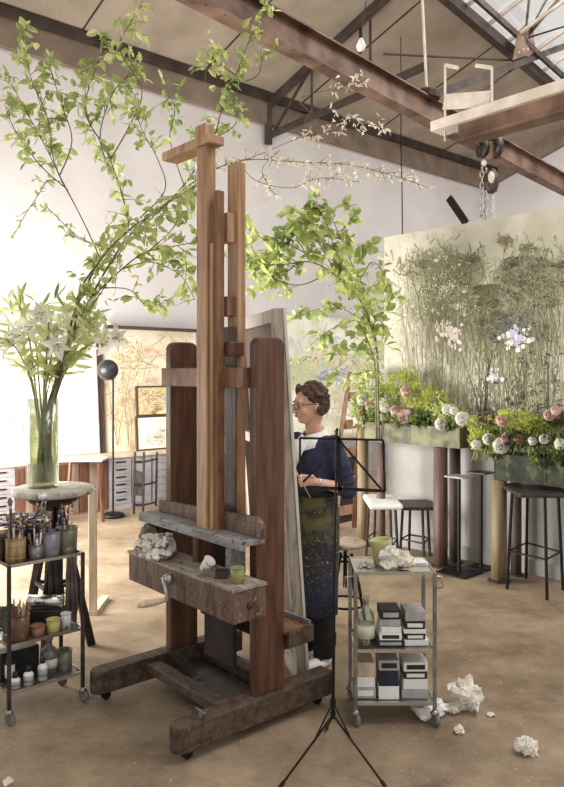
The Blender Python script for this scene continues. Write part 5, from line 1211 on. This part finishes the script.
# hair: curls around the skull
HAIR = mat('brown_hair', (58,36,26), (104,70,50), 26, (1,1,2.5), rough=.45, bump=.6, bscale=60)
mb = MB()
mb.ell(H(-.03,0,.045), .092,.086,.088, 22, 16, HR); mb.ell(H(-.06,0,.0), .066,.08,.075, 18, 12, HR)
for i in range(60):
    th = R(0,PI); ph = R(-PI,PI); v = Vector((math.sin(th)*math.cos(ph), math.sin(th)*math.sin(ph), math.cos(th)))
    if v.z < -.55 or (v.x > .45 and v.z < .5): continue
    c = Vector((-.028,0,.04))+Vector((v.x*.09,v.y*.084,v.z*.085)); mb.ell(H(*c), R(.016,.026),R(.016,.026),R(.014,.024), 10, 8)
for sg in (-1,1):
    for x_, z_ in ((.045,.085),(.03,.07),(.02,.05),(-.005,.03),(-.02,-.02),(-.04,-.045),(.045,.098),(.04,.11)): mb.ell(H(x_, sg*(.07 if z_ < .08 else .045), z_), .022,.014,.022, 10, 8)
for y_ in (-.03,0,.03): mb.ell(H(.045,y_,.108), .022,.022,.014, 10, 8)
remesh(mb.build('hair', HAIR, pr, True), .005, 2, .4)
# eyes, brows, lips, glasses
EYEM = mat('eye_white',(236,232,226),rough=.2); LIP = mat('lips',(168,76,66),rough=.45)
for sg in (-1,1):
    ey = MB().ell(H(.078,sg*.033,.006), .011,.013,.009, 12, 8, HR).build('eye', EYEM, pr, True); MB().ell(H(.0875,sg*.034,.005), .003,.006,.006, 10, 6, HR).build('iris', BLACKC, ey, True)
    MB().tube([H(.088,sg*.014,.026),H(.087,sg*.034,.032),H(.074,sg*.054,.026)], [.003,.004,.002], 6).build('eyebrow', HAIR, pr, True)
MB().ell(H(.094,0,-.049), .006,.019,.004, 12, 6, HR).ell(H(.092,0,-.057), .007,.017,.005, 12, 6, HR).build('lips', LIP, pr, True)
mb = MB()
for sg in (-1,1):
    mb.tube([H(.108-.006*abs(math.cos(a_)*1)-.008*(math.cos(a_)*1+0), sg*(.034+.024*math.cos(a_)), .004+.017*math.sin(a_)) for a_ in [2*PI*i/18 for i in range(19)]], .0022, 6, False)
    mb.tube([H(.096,sg*.058,.01),H(.05,sg*.079,.012),H(-.01,sg*.084,.006)], .002, 6)
mb.tube([H(.112,-.011,.008),H(.115,0,.012),H(.112,.011,.008)], .002, 6)
mb.build('glasses', BLACK, pr, True)
# apron over a skirt-length smock, spattered
AP = mat('apron_spattered', (34,36,52), (60,58,62), 6, rough=.85, c3=(176,172,150), s3=80, lo3=.62, hi3=.70)
nt = AP.node_tree; N = nt.nodes; L = nt.links
tc = [n for n in N if n.type == 'TEX_COORD'][0]; b = N['Principled BSDF']; old = b.inputs['Base Color'].links[0].from_socket
sx = N.new('ShaderNodeSeparateXYZ'); L.new(tc.outputs['Object'], sx.inputs[0])
n1_ = N.new('ShaderNodeTexNoise'); n1_.inputs['Scale'].default_value = 9; n1_.inputs['Detail'].default_value = 6; L.new(tc.outputs['Object'], n1_.inputs['Vector'])
mr = N.new('ShaderNodeMapRange'); L.new(sx.outputs['Z'], mr.inputs[0]); mr.inputs[1].default_value = .55; mr.inputs[2].default_value = .85
mul = N.new('ShaderNodeMath'); mul.operation = 'MULTIPLY'; r5 = N.new('ShaderNodeValToRGB'); r5.color_ramp.elements[0].position = .42; r5.color_ramp.elements[1].position = .56; L.new(n1_.outputs['Fac'], r5.inputs[0]); L.new(mr.outputs[0], mul.inputs[0]); L.new(r5.outputs[0], mul.inputs[1])
mx = N.new('ShaderNodeMix'); mx.data_type = 'RGBA'; L.new(mul.outputs[0], mx.inputs[0]); L.new(old, mx.inputs[6]); mx.inputs[7].default_value = srgb((104,98,62))
mr2 = N.new('ShaderNodeMapRange'); L.new(sx.outputs['Z'], mr2.inputs[0]); mr2.inputs[1].default_value = .62; mr2.inputs[2].default_value = .45
m5 = N.new('ShaderNodeMath'); m5.operation = 'MULTIPLY'; L.new(mr2.outputs[0], m5.inputs[0]); m5.inputs[1].default_value = .6
mx2 = N.new('ShaderNodeMix'); mx2.data_type = 'RGBA'; L.new(m5.outputs[0], mx2.inputs[0]); L.new(mx.outputs[2], mx2.inputs[6]); mx2.inputs[7].default_value = srgb((46,54,82)); L.new(mx2.outputs[2], b.inputs['Base Color'])
mb = MB(); n = 40; rings = []
for z_, rx, ry in ((.31,.125,.155),(.45,.13,.16),(.6,.135,.165),(.75,.135,.17),(.88,.13,.168),(.97,.12,.16),(1.03,.122,.158)):
    k0 = len(mb.v)
    for k in range(n):
        a_ = 2*PI*k/n; w_ = 1+.05*math.sin(a_*7+z_*3)*(1.1-z_); mb.v.append(Vector((rx*w_*math.cos(a_), ry*w_*math.sin(a_), z_)))
    rings.append(k0)
for i in range(len(rings)-1):
    for k in range(n): mb.f.append((rings[i]+k, rings[i]+(k+1)%n, rings[i+1]+(k+1)%n, rings[i+1]+k))
ap = mb.build('apron', AP, pr, True); so = ap.modifiers.new('t','SOLIDIFY'); so.thickness = .006
mb = MB(); mb.loft([(0,0,1.0,.126,.162),(0,0,1.03,.126,.16)], 32); mb.build('apron_string', mat('apron_tie',(30,30,34),rough=.8), pr, True)
mb = MB()
for s_ in (-1,1): mb.tube([(0,s_*.07,.6),(0,s_*.075,.4),(-.005,s_*.078,.2),(0,s_*.078,.06)], [.085,.078,.066,.06], 16)
mb.build('trousers', mat('black_trousers',(24,22,26),(36,34,38),10,rough=.9), pr, True)
for s_ in (-1,1):
    sh_ = MB().ell((.055,s_*.082,.03), .115,.042,.034, 18, 10, None, lambda v: Vector((v.x,v.y*(1-.15*v.x/.115),max(v.z,-.03)))).build('shoe', mat('white_shoe',(214,206,204),(232,226,222),9,rough=.5), pr, True)
    MB().tube([(.05,s_*.082-.035,.055),(.06,s_*.082,.066),(.05,s_*.082+.035,.055)], .005, 6).build('strap', BLACKC, sh_, True)
MB().lathe([(.027,-.006),(.029,0),(.027,.006)], LWr-Vector((.012,0,.002)), 16, (LWr-LE)).build('wristwatch', CHROME, pr, True)
# brush held in her left hand
M = Matrix.Translation(RB) @ Matrix.Rotation(FA, 4, 'Z')
pA = M @ (hold+Vector((-.03,0,-.09))); pB = M @ (hold+Vector((.10,-.06,.16)))
brush(pA, pB, .005, PALEW, 'paintbrush held in the painter\'s hand')
c = M @ (hold+Vector((.0,.0,-.05)))

# ------------------------------------------------------------------ light
W = bpy.data.worlds.new('world'); S.world = W; W.use_nodes = True
bg = W.node_tree.nodes['Background']; bg.inputs['Color'].default_value = (1.0, .97, .93, 1); bg.inputs['Strength'].default_value = .82
def area(name, loc, direction, sx, sy, power, col=(1,.97,.92)):
    l = bpy.data.lights.new(name, 'AREA'); l.shape = 'RECTANGLE'; l.size = sx; l.size_y = sy; l.energy = power; l.color = col
    o = bpy.data.objects.new(name, l); COL.objects.link(o); o.location = loc; o.rotation_euler = Vector(direction).to_track_quat('-Z','Y').to_euler(); return o
area('added_window_light', BW(1.0, 6.9, 1.42), U, 3.2, 2.1, 680)  # added lamp in the unseen window, brightens the lower wall and floor
area('added_overhead_key', BW(5, -1.5, 8.6), (.1,.35,-1), 5, 4, 400)  # added key lamp out of view, lights the foreground from above
area('skylight_daylight', BW((x0s+xe)/2, 3.4, roofz(3.4)+.2), (-.25,0,-1), 5, 4, 450)
S.view_settings.view_transform = 'Standard'; S.view_settings.look = 'None'; S.view_settings.exposure = 0; S.view_settings.gamma = 1
